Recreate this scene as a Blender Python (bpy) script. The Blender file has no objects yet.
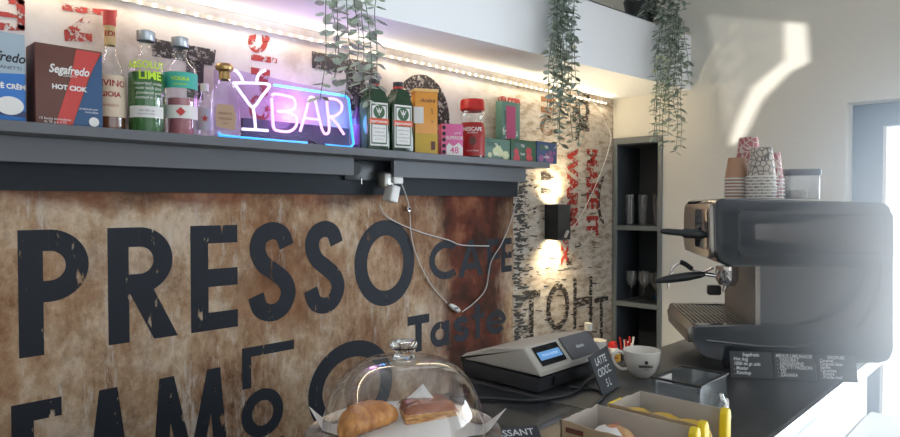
import bpy, bmesh, math, random
from mathutils import Vector, Matrix, noise
from math import sin, cos, tan, pi, radians as R, atan2
random.seed(7)
S = bpy.context.scene
COL = S.collection
# ------------------------------------------------------------------ camera, world, light, exposure
F = 650.0; YAW = R(43.6); PITCH = R(-1.28); EYE = Vector((0, 0, 1.6))
cam_d = bpy.data.cameras.new('camera'); cam_d.sensor_width = 36; cam_d.lens = F / 900 * 36; cam_d.clip_start = .02
cam = bpy.data.objects.new('camera', cam_d); COL.objects.link(cam)
cam.location = EYE; cam.rotation_euler = (pi / 2 + PITCH, 0, YAW - pi / 2); S.camera = cam
S.view_settings.view_transform = 'Standard'; S.view_settings.look = 'None'; S.view_settings.gamma = 1
S.view_settings.exposure = 0.0
S.cycles.max_bounces = 10; S.cycles.transparent_max_bounces = 24; S.cycles.caustics_reflective = False; S.cycles.caustics_refractive = False
S.cycles.sample_clamp_indirect = 4
W = bpy.data.worlds.new('world'); S.world = W; W.use_nodes = True
W.node_tree.nodes['Background'].inputs[0].default_value = (.80, .90, 1, 1)
W.node_tree.nodes['Background'].inputs[1].default_value = 2.6

def lamp(name, kind, loc, energy, color=(1, 1, 1), **kw):
    d = bpy.data.lights.new(name, kind); d.energy = energy; d.color = color
    o = bpy.data.objects.new(name, d); COL.objects.link(o); o.location = loc
    tgt = kw.pop('aim', None)
    for k, v in kw.items(): setattr(d, k, v)
    if tgt is not None:
        o.rotation_euler = (Vector(tgt) - Vector(loc)).to_track_quat('-Z', 'Y').to_euler()
    return o
# daylight through the shop front behind the camera and through the door at the end of the bar
lamp('shopfront_daylight', 'AREA', (0.2, -2.6, 1.6), 48, (.93, .96, 1), shape='RECTANGLE', size=4.2, size_y=1.9, aim=(0.2, 1.8, 1.6))
lamp('door_daylight', 'AREA', (3.55, -.80, 1.40), 66, (.78, .89, 1), shape='RECTANGLE', size=2.2, size_y=2.0, spread=R(100), aim=(1.3, .1, 1.35))
# added lamp for the end-wall patch, standing in for light reflected off the machine
SUN_DIR = Vector((.52, .80, -.05)).normalized()
patch_sun = lamp('patch_sun', 'SUN', (0, -6, 4), 6, (1, .97, .92), angle=R(.35))
patch_sun.rotation_euler = SUN_DIR.to_track_quat('-Z', 'Y').to_euler()

# ------------------------------------------------------------------ helpers
Fw = Vector((cos(YAW) * cos(PITCH), sin(YAW) * cos(PITCH), sin(PITCH))); Rt = Vector((sin(YAW), -cos(YAW), 0)); Up = Rt.cross(Fw)
def ray(px, py): return Fw + Rt * ((px - 450) / F) + Up * ((218.5 - py) / F)
def oy(px, py, Y):
    d = ray(px, py); return EYE + d * (Y / d.y)
def ox(px, py, X):
    d = ray(px, py); return EYE + d * (X / d.x)
def oz(px, py, Z):
    d = ray(px, py); return EYE + d * ((Z - 1.6) / d.z)
WY = 1.8; LX = 3.17; CT = 1.145

def mat(name, col=(.5, .5, .5), rough=.5, metal=0, emit=None, es=0, alpha=None, trans=0, spec=.5, coat=0, bump=None, sheen=0):
    m = bpy.data.materials.new(name); m.use_nodes = True
    b = m.node_tree.nodes['Principled BSDF']
    b.inputs['Base Color'].default_value = (*col, 1); b.inputs['Roughness'].default_value = rough; b.inputs['Metallic'].default_value = metal
    b.inputs['Specular IOR Level'].default_value = spec; b.inputs['Transmission Weight'].default_value = trans; b.inputs['Coat Weight'].default_value = coat
    if emit: b.inputs['Emission Color'].default_value = (*emit, 1); b.inputs['Emission Strength'].default_value = es
    if alpha is not None: b.inputs['Alpha'].default_value = alpha
    if bump:
        nt = m.node_tree; n = nt.nodes.new('ShaderNodeTexNoise'); n.inputs['Scale'].default_value = bump[0]; n.inputs['Detail'].default_value = 6
        tc = nt.nodes.new('ShaderNodeTexCoord'); nt.links.new(tc.outputs['Object'], n.inputs['Vector'])
        bp = nt.nodes.new('ShaderNodeBump'); bp.inputs['Strength'].default_value = bump[1]; bp.inputs['Distance'].default_value = .01
        nt.links.new(n.outputs[0], bp.inputs['Height']); nt.links.new(bp.outputs[0], b.inputs['Normal'])
    return m
def var(m, c1, c2, scale=5, lo=.35, hi=.65, stretch=(1, 1, 1), detail=8):
    """vary the base colour with noise"""
    nt = m.node_tree; b = nt.nodes['Principled BSDF']
    tc = nt.nodes.new('ShaderNodeTexCoord'); mp = nt.nodes.new('ShaderNodeMapping'); mp.inputs['Scale'].default_value = stretch
    n = nt.nodes.new('ShaderNodeTexNoise'); n.inputs['Scale'].default_value = scale; n.inputs['Detail'].default_value = detail
    r = nt.nodes.new('ShaderNodeValToRGB'); r.color_ramp.elements[0].position = lo; r.color_ramp.elements[1].position = hi
    r.color_ramp.elements[0].color = (*c1, 1); r.color_ramp.elements[1].color = (*c2, 1)
    nt.links.new(tc.outputs['Object'], mp.inputs[0]); nt.links.new(mp.outputs[0], n.inputs['Vector']); nt.links.new(n.outputs[0], r.inputs[0])
    nt.links.new(r.outputs[0], b.inputs['Base Color']); return m
def thin_glass(name, tint=(1, 1, 1), refl=.12, edge=.55, rough=.02):
    m = bpy.data.materials.new(name); m.use_nodes = True; nt = m.node_tree; nt.nodes.clear()
    out = nt.nodes.new('ShaderNodeOutputMaterial'); mx = nt.nodes.new('ShaderNodeMixShader')
    t = nt.nodes.new('ShaderNodeBsdfTransparent'); t.inputs[0].default_value = (*tint, 1)
    g = nt.nodes.new('ShaderNodeBsdfGlossy'); g.inputs['Roughness'].default_value = rough; g.inputs[0].default_value = (.9, .92, .92, 1)
    lw = nt.nodes.new('ShaderNodeLayerWeight'); lw.inputs[0].default_value = .35
    mr = nt.nodes.new('ShaderNodeMapRange'); mr.inputs[3].default_value = refl; mr.inputs[4].default_value = edge
    nt.links.new(lw.outputs['Facing'], mr.inputs[0]); nt.links.new(mr.outputs[0], mx.inputs[0])
    nt.links.new(t.outputs[0], mx.inputs[1]); nt.links.new(g.outputs[0], mx.inputs[2]); nt.links.new(mx.outputs[0], out.inputs[0])
    return m
def worn(name, col, scale=30, lo=.5, hi=.55, stretch=(1, 1, 1), rough=.7, second=None):
    """print that has flaked away: opaque paint with holes"""
    m = mat(name, col, rough, spec=.25); nt = m.node_tree; b = nt.nodes['Principled BSDF']
    tc = nt.nodes.new('ShaderNodeTexCoord'); mp = nt.nodes.new('ShaderNodeMapping'); mp.inputs['Scale'].default_value = stretch
    n = nt.nodes.new('ShaderNodeTexNoise'); n.inputs['Scale'].default_value = scale; n.inputs['Detail'].default_value = 9; n.inputs['Roughness'].default_value = .65
    mr = nt.nodes.new('ShaderNodeMapRange'); mr.inputs[1].default_value = lo; mr.inputs[2].default_value = hi; mr.inputs[3].default_value = 1; mr.inputs[4].default_value = 0
    nt.links.new(tc.outputs['Object'], mp.inputs[0]); nt.links.new(mp.outputs[0], n.inputs['Vector']); nt.links.new(n.outputs[0], mr.inputs[0])
    nt.links.new(mr.outputs[0], b.inputs['Alpha']); return m

def bm_new(): return bmesh.new()
def box(bm, x0, x1, y0, y1, z0, z1, bev=0, seg=2):
    vs = [bm.verts.new(p) for p in ((x0, y0, z0), (x1, y0, z0), (x1, y1, z0), (x0, y1, z0), (x0, y0, z1), (x1, y0, z1), (x1, y1, z1), (x0, y1, z1))]
    fs = [bm.faces.new([vs[i] for i in f]) for f in ((0, 3, 2, 1), (4, 5, 6, 7), (0, 1, 5, 4), (1, 2, 6, 5), (2, 3, 7, 6), (3, 0, 4, 7))]
    if bev:
        es = {e for f in fs for e in f.edges}
        bmesh.ops.bevel(bm, geom=list(es), offset=bev, segments=seg, affect='EDGES', profile=.5)
    return bm
def prism(bm, pts, f, d0, d1, bev=0, seg=2):
    """pts 2-D outline; f(a,b,d) -> 3-D"""
    a = [bm.verts.new(f(p[0], p[1], d0)) for p in pts]; b = [bm.verts.new(f(p[0], p[1], d1)) for p in pts]
    n = len(pts); fs = [bm.faces.new(a[::-1]), bm.faces.new(b)]
    for i in range(n): fs.append(bm.faces.new((a[i], a[(i + 1) % n], b[(i + 1) % n], b[i])))
    if bev:
        es = list(fs[0].edges) + list(fs[1].edges)
        bmesh.ops.bevel(bm, geom=es, offset=bev, segments=seg, affect='EDGES', profile=.5)
    bmesh.ops.recalc_face_normals(bm, faces=bm.faces); return bm
def lathe(bm, prof, cx=0, cy=0, z0=0, seg=32, a0=0, a1=2 * pi, sx=1, sy=1):
    full = abs(a1 - a0 - 2 * pi) < 1e-6; n = seg if full else seg + 1; rings = []
    for r, z in prof:
        if r < 1e-6 and full: rings.append([bm.verts.new((cx, cy, z0 + z))]); continue
        rings.append([bm.verts.new((cx + sx * r * cos(a0 + (a1 - a0) * i / seg), cy + sy * r * sin(a0 + (a1 - a0) * i / seg), z0 + z)) for i in range(n)])
    for A, B in zip(rings, rings[1:]):
        m = seg
        for i in range(m):
            j = (i + 1) % n if full else i + 1
            if len(A) == 1 and len(B) == 1: continue
            if len(A) == 1: bm.faces.new((A[0], B[j], B[i]))
            elif len(B) == 1: bm.faces.new((A[i], A[j], B[0]))
            else: bm.faces.new((A[i], A[j], B[j], B[i]))
    return bm
def tube(bm, pts, r, seg=8, cap=True):
    pts = [Vector(p) for p in pts]; rings = []; n = len(pts)
    rr = r if isinstance(r, (list, tuple)) else [r] * n
    prev = None
    for i, p in enumerate(pts):
        t = (pts[min(i + 1, n - 1)] - pts[max(i - 1, 0)]).normalized()
        if prev is None: u = t.orthogonal().normalized()
        else:
            u = prev - t * prev.dot(t)
            u = u.normalized() if u.length > 1e-6 else t.orthogonal().normalized()
        prev = u; v = t.cross(u)
        rings.append([bm.verts.new(p + (u * cos(2 * pi * k / seg) + v * sin(2 * pi * k / seg)) * rr[i]) for k in range(seg)])
    for A, B in zip(rings, rings[1:]):
        for k in range(seg): bm.faces.new((A[k], A[(k + 1) % seg], B[(k + 1) % seg], B[k]))
    if cap: bm.faces.new(rings[0][::-1]); bm.faces.new(rings[-1])
    return bm
def smooth_pts(pts, n=8):
    """Catmull-Rom"""
    P = [Vector(p) for p in pts]; P = [P[0] * 2 - P[1]] + P + [P[-1] * 2 - P[-2]]; out = []
    for i in range(1, len(P) - 2):
        for k in range(n):
            t = k / n; a, b, c, d = P[i - 1:i + 3]
            out.append(.5 * ((2 * b) + (c - a) * t + (2 * a - 5 * b + 4 * c - d) * t * t + (3 * b - a - 3 * c + d) * t ** 3))
    out.append(P[-2]); return out
def obj(name, bm, m, parent=None, smooth=True, **props):
    me = bpy.data.meshes.new(name)
    if isinstance(bm, bmesh.types.BMesh): bm.to_mesh(me); bm.free()
    else: me = bm
    if m: me.materials.append(m)
    if smooth:
        for p in me.polygons: p.use_smooth = True
        try: me.set_sharp_from_angle(angle=R(35))
        except Exception: pass
    o = bpy.data.objects.new(name, me); COL.objects.link(o)
    if parent: o.parent = parent
    for k, v in props.items(): o[k] = v
    return o
def thing(name, label, cat, loc=(0, 0, 0), rotz=0, group=None):
    o = bpy.data.objects.new(name, None); COL.objects.link(o); o.empty_display_size = .05
    o.location = loc; o.rotation_euler = (0, 0, rotz); o['label'] = label; o['category'] = cat
    if group: o['group'] = group
    return o
def tag(o, label, cat, group=None):
    o['label'] = label; o['category'] = cat
    if group: o['group'] = group
    return o
def struct(name, bm, m, parent=None, smooth=False):
    o = obj(name, bm, m, parent, smooth); 
    if not parent: o['kind'] = 'structure'
    return o
def dup(root, loc, rotz=None, label=None):
    r = root.copy(); COL.objects.link(r); r.location = loc
    if rotz is not None: r.rotation_euler = (0, 0, rotz)
    if label: r['label'] = label
    for ch in list(root.children):
        c = ch.copy(); COL.objects.link(c); c.parent = r
        for g in ch.children:
            d = g.copy(); COL.objects.link(d); d.parent = c
    return r
def text_bm(bm, s, size, f, align='CENTER', sx=1.0, bold=0, space=1.0, shear=0):
    """writes the string into bm; f(x, y) -> 3-D point"""
    cu = bpy.data.curves.new('t', 'FONT'); cu.body = s; cu.size = size; cu.align_x = align; cu.align_y = 'CENTER'; cu.offset = bold; cu.space_character = space
    cu.shear = shear; cu.resolution_u = 3
    o = bpy.data.objects.new('t', cu); COL.objects.link(o)
    dg = bpy.context.evaluated_depsgraph_get(); me = bpy.data.meshes.new_from_object(o.evaluated_get(dg))
    vs = [bm.verts.new(f(v.co.x * sx, v.co.y)) for v in me.vertices]
    for p in me.polygons:
        try: bm.faces.new([vs[i] for i in p.vertices])
        except ValueError: pass
    bpy.data.objects.remove(o); bpy.data.curves.remove(cu); bpy.data.meshes.remove(me)
    return bm
def front(x0, y0, z0, rot=0):
    c, s = cos(rot), sin(rot)
    return lambda x, y: (x0 + x * c - y * s, y0, z0 + x * s + y * c)
def wrap(r, z0, a=0, gap=.0006):
    return lambda x, y: ((r + gap) * sin(x / r + a), -(r + gap) * cos(x / r + a), z0 + y)
def quadf(bm, pts): return bm.faces.new([bm.verts.new(p) for p in pts])

# ------------------------------------------------------------------ materials
M = {}
M['cream'] = mat('cream_wall', (.74, .71, .63), .85, bump=(60, .15))
M['white_paint'] = mat('white_paint', (.88, .89, .90), .8)
M['soffit'] = mat('soffit_paint', (.74, .74, .74), .8)
M['grey_shelf'] = mat('grey_laminate', (.135, .142, .155), .5, spec=.35)
M['black_baton'] = mat('dark_painted_strip', (.020, .025, .032), .6, spec=.2)
M['floor'] = var(mat('grey_tile_floor', (.4, .4, .4), .3), (.36, .35, .34), (.45, .44, .42), 8)
M['counter'] = var(mat('black_laminate', (.03, .03, .03), .22, coat=.3), (.018, .021, .026), (.035, .039, .045), 90)
M['counter_grey'] = var(mat('charcoal_laminate', (.05, .05, .05), .3, coat=.2), (.04, .043, .046), (.07, .073, .075), 140)
M['alu'] = mat('aluminium', (.75, .76, .78), .25, 1)
M['chrome'] = mat('chrome', (.75, .75, .75), .12, 1)
M['steel'] = mat('brushed_steel', (.46, .44, .41), .28, 1)
M['black_gloss'] = mat('black_gloss_panel', (.022, .03, .04), .09, coat=.6)
M['black_plastic'] = mat('black_plastic', (.02, .024, .028), .35)
M['black_matte'] = mat('black_matte', (.012, .012, .014), .6)
M['white_plastic'] = mat('white_plastic', (.78, .77, .74), .4)
M['beige_plastic'] = mat('beige_plastic', (.50, .48, .43), .45)
M['grey_plastic'] = mat('grey_plastic', (.13, .135, .15), .45)
M['porcelain'] = mat('porcelain', (.74, .72, .66), .15, coat=.4)
M['paper'] = mat('white_paper', (.78, .77, .74), .7)
M['chalk'] = mat('chalk', (.74, .78, .80), .9)
M['slate'] = mat('chalkboard_black', (.035, .042, .05), .5)
M['glass'] = thin_glass('clear_glass', refl=.035, edge=.42)
M['dome_glass'] = thin_glass('dome_glass', refl=.02, edge=.62)
M['pane'] = thin_glass('window_pane', refl=.03, edge=.3)
M['acrylic'] = thin_glass('clear_acrylic', (.90, .93, .96), .26, .6, .12)
M['red_print'] = worn('red_print', (.36, .05, .045), 55, .49, .57)
M['red'] = mat('red_plastic', (.55, .025, .02), .35)
M['letter'] = worn('letter_print', (.020, .024, .032), 24, .61, .65, (1.3, 1, .4), .65)
M['blot'] = worn('speckled_black_print', (.045, .038, .04), 95, .53, .59)
M['smear'] = worn('smeared_black_print', (.05, .042, .036), 34, .51, .56, (.8, 1, 2.4))
M['rust_stain'] = worn('brown_stain', (.24, .10, .04), 9, .45, .66, (1, 1, .5))

def mural_material():
    m = mat('rusty_metal_print', (.4, .3, .2), .75, spec=.2); nt = m.node_tree; b = nt.nodes['Principled BSDF']; L = nt.links
    tc = nt.nodes.new('ShaderNodeTexCoord')
    def nz(scale, stretch=(1, 1, 1), rough=.6, off=0):
        mp = nt.nodes.new('ShaderNodeMapping'); mp.inputs['Scale'].default_value = stretch; mp.inputs['Location'].default_value = (off, off, off)
        n = nt.nodes.new('ShaderNodeTexNoise'); n.inputs['Scale'].default_value = scale; n.inputs['Detail'].default_value = 10; n.inputs['Roughness'].default_value = rough
        L.new(tc.outputs['Object'], mp.inputs[0]); L.new(mp.outputs[0], n.inputs['Vector']); return n.outputs[0]
    def ramp(src, els):
        r = nt.nodes.new('ShaderNodeValToRGB'); e = r.color_ramp.elements
        while len(e) < len(els): e.new(.5)
        for k, (p, c) in enumerate(els): e[k].position = p; e[k].color = (*c, 1)
        L.new(src, r.inputs[0]); return r.outputs[0]
    def mix(fac, a, c):
        x = nt.nodes.new('ShaderNodeMix'); x.data_type = 'RGBA'; L.new(fac, x.inputs[0]); L.new(a, x.inputs[6]); L.new(c, x.inputs[7]); return x.outputs[2]
    base = ramp(nz(2.6, (1, 1, .8), .74), [(.38, (.12, .05, .022)), (.455, (.30, .155, .08)), (.53, (.47, .315, .19)), (.60, (.66, .53, .40))])
    fine = ramp(nz(60, (1, 1, .5), .7, 3), [(.38, (.14, .065, .03)), (.58, (.58, .43, .29))])
    f = ramp(nz(7, (1, 1, .4), off=5), [(.38, (.05, .05, .05)), (.62, (.42, .42, .42))])
    c1 = mix(f, base, fine)
    scr = ramp(nz(16, (1.6, 1, .28), .75, 9), [(.56, (0, 0, 0)), (.63, (.7, .7, .7))])
    pale = ramp(nz(2), [(0, (.62, .55, .47)), (1, (.66, .60, .52))])
    c2 = mix(scr, c1, pale)
    blot_ = ramp(nz(1.9, (1, 1, .7), .78, 21), [(.49, (0, 0, 0)), (.60, (.62, .62, .62))])
    rb = ramp(nz(9, off=17), [(.35, (.10, .035, .015)), (.65, (.30, .14, .06))])
    c2 = mix(blot_, c2, rb)
    # dark rust band towards the right end of the panel and along its top edge
    sep = nt.nodes.new('ShaderNodeSeparateXYZ'); L.new(tc.outputs['Object'], sep.inputs[0])
    wob = nt.nodes.new('ShaderNodeMath'); wob.operation = 'MULTIPLY_ADD'; L.new(nz(5, (1, 1, .5), off=2), wob.inputs[0]); wob.inputs[1].default_value = .55; L.new(sep.outputs[0], wob.inputs[2])
    band = ramp(wob.outputs[0], [(0, (0, 0, 0)), (1, (0, 0, 0))])
    mr = nt.nodes.new('ShaderNodeMapRange'); mr.inputs[1].default_value = 2.02; mr.inputs[2].default_value = 2.16; L.new(wob.outputs[0], mr.inputs[0])
    mr2 = nt.nodes.new('ShaderNodeMapRange'); mr2.inputs[1].default_value = 2.58; mr2.inputs[2].default_value = 2.46; L.new(wob.outputs[0], mr2.inputs[0])
    mul = nt.nodes.new('ShaderNodeMath'); mul.operation = 'MULTIPLY'; L.new(mr.outputs[0], mul.inputs[0]); L.new(mr2.outputs[0], mul.inputs[1])
    mu2 = nt.nodes.new('ShaderNodeMath'); mu2.operation = 'MULTIPLY'; L.new(mul.outputs[0], mu2.inputs[0]); mu2.inputs[1].default_value = .96
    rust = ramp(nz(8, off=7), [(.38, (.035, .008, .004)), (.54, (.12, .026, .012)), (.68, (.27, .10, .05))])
    c3 = mix(mu2.outputs[0], c2, rust)
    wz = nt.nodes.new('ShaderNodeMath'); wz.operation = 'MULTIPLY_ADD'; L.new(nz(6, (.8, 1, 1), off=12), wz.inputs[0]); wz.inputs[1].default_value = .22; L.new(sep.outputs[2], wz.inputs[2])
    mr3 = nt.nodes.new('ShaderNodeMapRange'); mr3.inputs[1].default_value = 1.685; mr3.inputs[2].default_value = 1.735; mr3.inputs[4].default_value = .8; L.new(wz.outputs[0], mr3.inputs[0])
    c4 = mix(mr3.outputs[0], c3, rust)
    L.new(c4, b.inputs['Base Color'])
    bp = nt.nodes.new('ShaderNodeBump'); bp.inputs['Strength'].default_value = .15; bp.inputs['Distance'].default_value = .01; L.new(nz(30), bp.inputs['Height']); L.new(bp.outputs[0], b.inputs['Normal'])
    return m
M['mural'] = mural_material()
M['torn'] = mat('torn_poster_paper', (.6, .55, .5), .75)
def torn_material():
    m = M['torn']; nt = m.node_tree; b = nt.nodes['Principled BSDF']; L = nt.links
    tc = nt.nodes.new('ShaderNodeTexCoord')
    def nz(scale, st=(1, 1, 1), off=0, rough=.6):
        mp = nt.nodes.new('ShaderNodeMapping'); mp.inputs['Scale'].default_value = st; mp.inputs['Location'].default_value = (off,) * 3
        n = nt.nodes.new('ShaderNodeTexNoise'); n.inputs['Scale'].default_value = scale; n.inputs['Detail'].default_value = 9; n.inputs['Roughness'].default_value = rough
        L.new(tc.outputs['Object'], mp.inputs[0]); L.new(mp.outputs[0], n.inputs['Vector']); return n.outputs[0]
    def ramp(src, els):
        r = nt.nodes.new('ShaderNodeValToRGB'); e = r.color_ramp.elements
        while len(e) < len(els): e.new(.5)
        for k, (p, c) in enumerate(els): e[k].position = p; e[k].color = (*c, 1)
        L.new(src, r.inputs[0]); return r.outputs[0]
    def mix(fac, a, c):
        x = nt.nodes.new('ShaderNodeMix'); x.data_type = 'RGBA'; L.new(fac, x.inputs[0]); L.new(a, x.inputs[6]); L.new(c, x.inputs[7]); return x.outputs[2]
    pale = ramp(nz(4), [(.36, (.42, .35, .31)), (.47, (.58, .53, .50)), (.6, (.66, .63, .62))])
    # right of the shelf the paper is browner and torn in horizontal flakes
    brown = ramp(nz(26, (.55, 1, 1.5), 4, .7), [(.30, (.20, .14, .10)), (.43, (.40, .32, .24)), (.52, (.54, .47, .39)), (.70, (.64, .59, .52))])
    sep = nt.nodes.new('ShaderNodeSeparateXYZ'); L.new(tc.outputs['Object'], sep.inputs[0])
    mr = nt.nodes.new('ShaderNodeMapRange'); mr.inputs[1].default_value = 1.85; mr.inputs[2].default_value = 2.35; L.new(sep.outputs[0], mr.inputs[0])
    c = mix(mr.outputs[0], pale, brown)
    L.new(c, b.inputs['Base Color'])
torn_material()

# ------------------------------------------------------------------ room shell
def slab(name, *a, m='cream'): return struct(name, box(bm_new(), *a), M[m])
slab('floor', -3, 4.2, -3.2, 1.95, -.1, 0, m='floor')
slab('ceiling', -3, 3.35, -3.0, 1.95, 3.0, 3.1, m='white_paint')
slab('wall_left', -3, LX, WY, 1.95, 0, 3.0)
slab('wall_rear', -3.1, -3, -3.0, 1.95, 0, 3.0)
# end wall with the cabinet niche and the door opening
NY0, NY1, NZ0, NZ1 = 1.512, 1.79, .78, 1.955
DY1 = .69; DZ = 2.03; DY0 = -2.1
bm = bm_new()
box(bm, LX, LX + .3, DY1, NY0, 0, 3.0); box(bm, LX, LX + .3, NY0, WY + .15, NZ1, 3.0); box(bm, LX, LX + .3, NY0, WY + .15, 0, NZ0)
box(bm, LX, LX + .3, NY1, WY + .15, NZ0, NZ1); box(bm, LX, LX + .3, DY0, DY1, DZ, 3.0); box(bm, LX, LX + .3, -3.0, DY0, 0, 3.0)
struct('wall_far', bm, M['cream'])
# solid wall behind the camera, pierced only by the patch-shaped hole
FY = -2.7
# made-up hole in the unseen wall, shaped to throw the reflection patch
patch_px = [(703, 14), (806, 24), (809, 62), (790, 72), (762, 100), (745, 135), (728, 150), (722, 128)]
ap = []
for p in patch_px:
    q = ox(p[0], p[1], LX); t = (q.y - FY) / SUN_DIR.y; a = q - SUN_DIR * t; ap.append((a.x, a.z))
# ------------------------------------------------------------------ shop-front wall
bm = bm_new(); outer = [bm.verts.new((x, FY, z)) for x, z in ((-3, 0), (4.2, 0), (4.2, 3.1), (-3, 3.1))]; inner = [bm.verts.new((x, FY, z)) for x, z in ap]
es = [bm.edges.new((L_[i], L_[(i + 1) % len(L_)])) for L_ in (outer, inner) for i in range(len(L_))]
bmesh.ops.triangle_fill(bm, use_beauty=True, use_dissolve=False, edges=es)
ex = bmesh.ops.extrude_face_region(bm, geom=list(bm.faces)); bmesh.ops.translate(bm, verts=[v for v in ex['geom'] if isinstance(v, bmesh.types.BMVert)], vec=(0, -.02, 0))
bmesh.ops.recalc_face_normals(bm, faces=bm.faces)
struct('wall_front', bm, M['white_paint'])
fp = [ox(a, b_, LX) for a, b_ in ((698, 10), (784, 16), (784, 60), (752, 88), (738, 118), (724, 160), (716, 128))]
fp = [q - SUN_DIR * ((q.y - FY + .01) / SUN_DIR.y) for q in fp]
struct('patch_dimmer', prism(bm_new(), [(q.x, q.z) for q in fp], lambda a, c, d: (a, d, c), FY - .012, FY - .008), thin_glass('patch_dimmer_pane', (.42, .42, .42), .05, .2))  # added unseen pane that dims part of the wall patch
# bulkhead over the shelf
def beamY(X): return 1.522 + (X - 1.239) * (1.37 - 1.522) / (3.17 - 1.239)
bm = bm_new(); prism(bm, [(-3, beamY(-3)), (LX, beamY(LX)), (LX, WY), (-3, WY)], lambda a, b_, d: (a, b_, d), 2.166, 2.432)
struct('trim_1', bm, M['white_paint'])
# painted strip under the shelf
struct('trim_2', box(bm_new(), -3, 2.31, 1.782, WY, 1.632, 1.752), M['black_baton'])

# door at the end of the bar
t = struct('door_1', box(bm_new(), LX + .10, LX + .16, DY1 - .115, DY1 - .002, 0, DZ - .002), mat('blue_grey_frame', (.16, .22, .30), .4))
fm = t.data.materials[0]
struct('door_frame', box(bm_new(), LX + .10, LX + .16, DY0, DY1 - .115, DZ - .10, DZ - .002), fm, t)
struct('door_frame', box(bm_new(), LX + .10, LX + .16, DY0, DY0 + .1, 0, DZ - .10), fm, t)
struct('door_frame', box(bm_new(), LX + .10, LX + .16, DY0 + .1, DY1 - .115, 0, .12), fm, t)
struct('pane', box(bm_new(), LX + .125, LX + .131, DY0 + .1, DY1 - .115, .12, DZ - .10), M['pane'], t)
struct('pane_bead', box(bm_new(), LX + .098, LX + .11, DY1 - .127, DY1 - .115, .12, DZ - .10), M['white_plastic'], t)

# ------------------------------------------------------------------ murals
def Wp(px, py, e=.004): p = oy(px, py, WY - e); return p
mural = thing('rusty_mural', 'large brown rusty metal print with black words on the wall under the shelf', 'mural', (0, 0, 0))
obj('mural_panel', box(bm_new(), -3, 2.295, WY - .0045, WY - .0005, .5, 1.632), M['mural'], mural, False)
torn = thing('torn_poster_mural', 'pale torn poster print with flaking red and black letters around the shelf', 'mural', (0, 0, 0))
bm = bm_new(); box(bm, -3, 2.31, WY - .004, WY - .0005, 1.754, 2.165); box(bm, 2.297, LX - .001, WY - .004, WY - .0005, .8, 1.632); box(bm, 2.312, LX - .001, WY - .004, WY - .0005, 1.632, 2.165)
obj('poster_paper', bm, M['torn'], torn, False)

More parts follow.
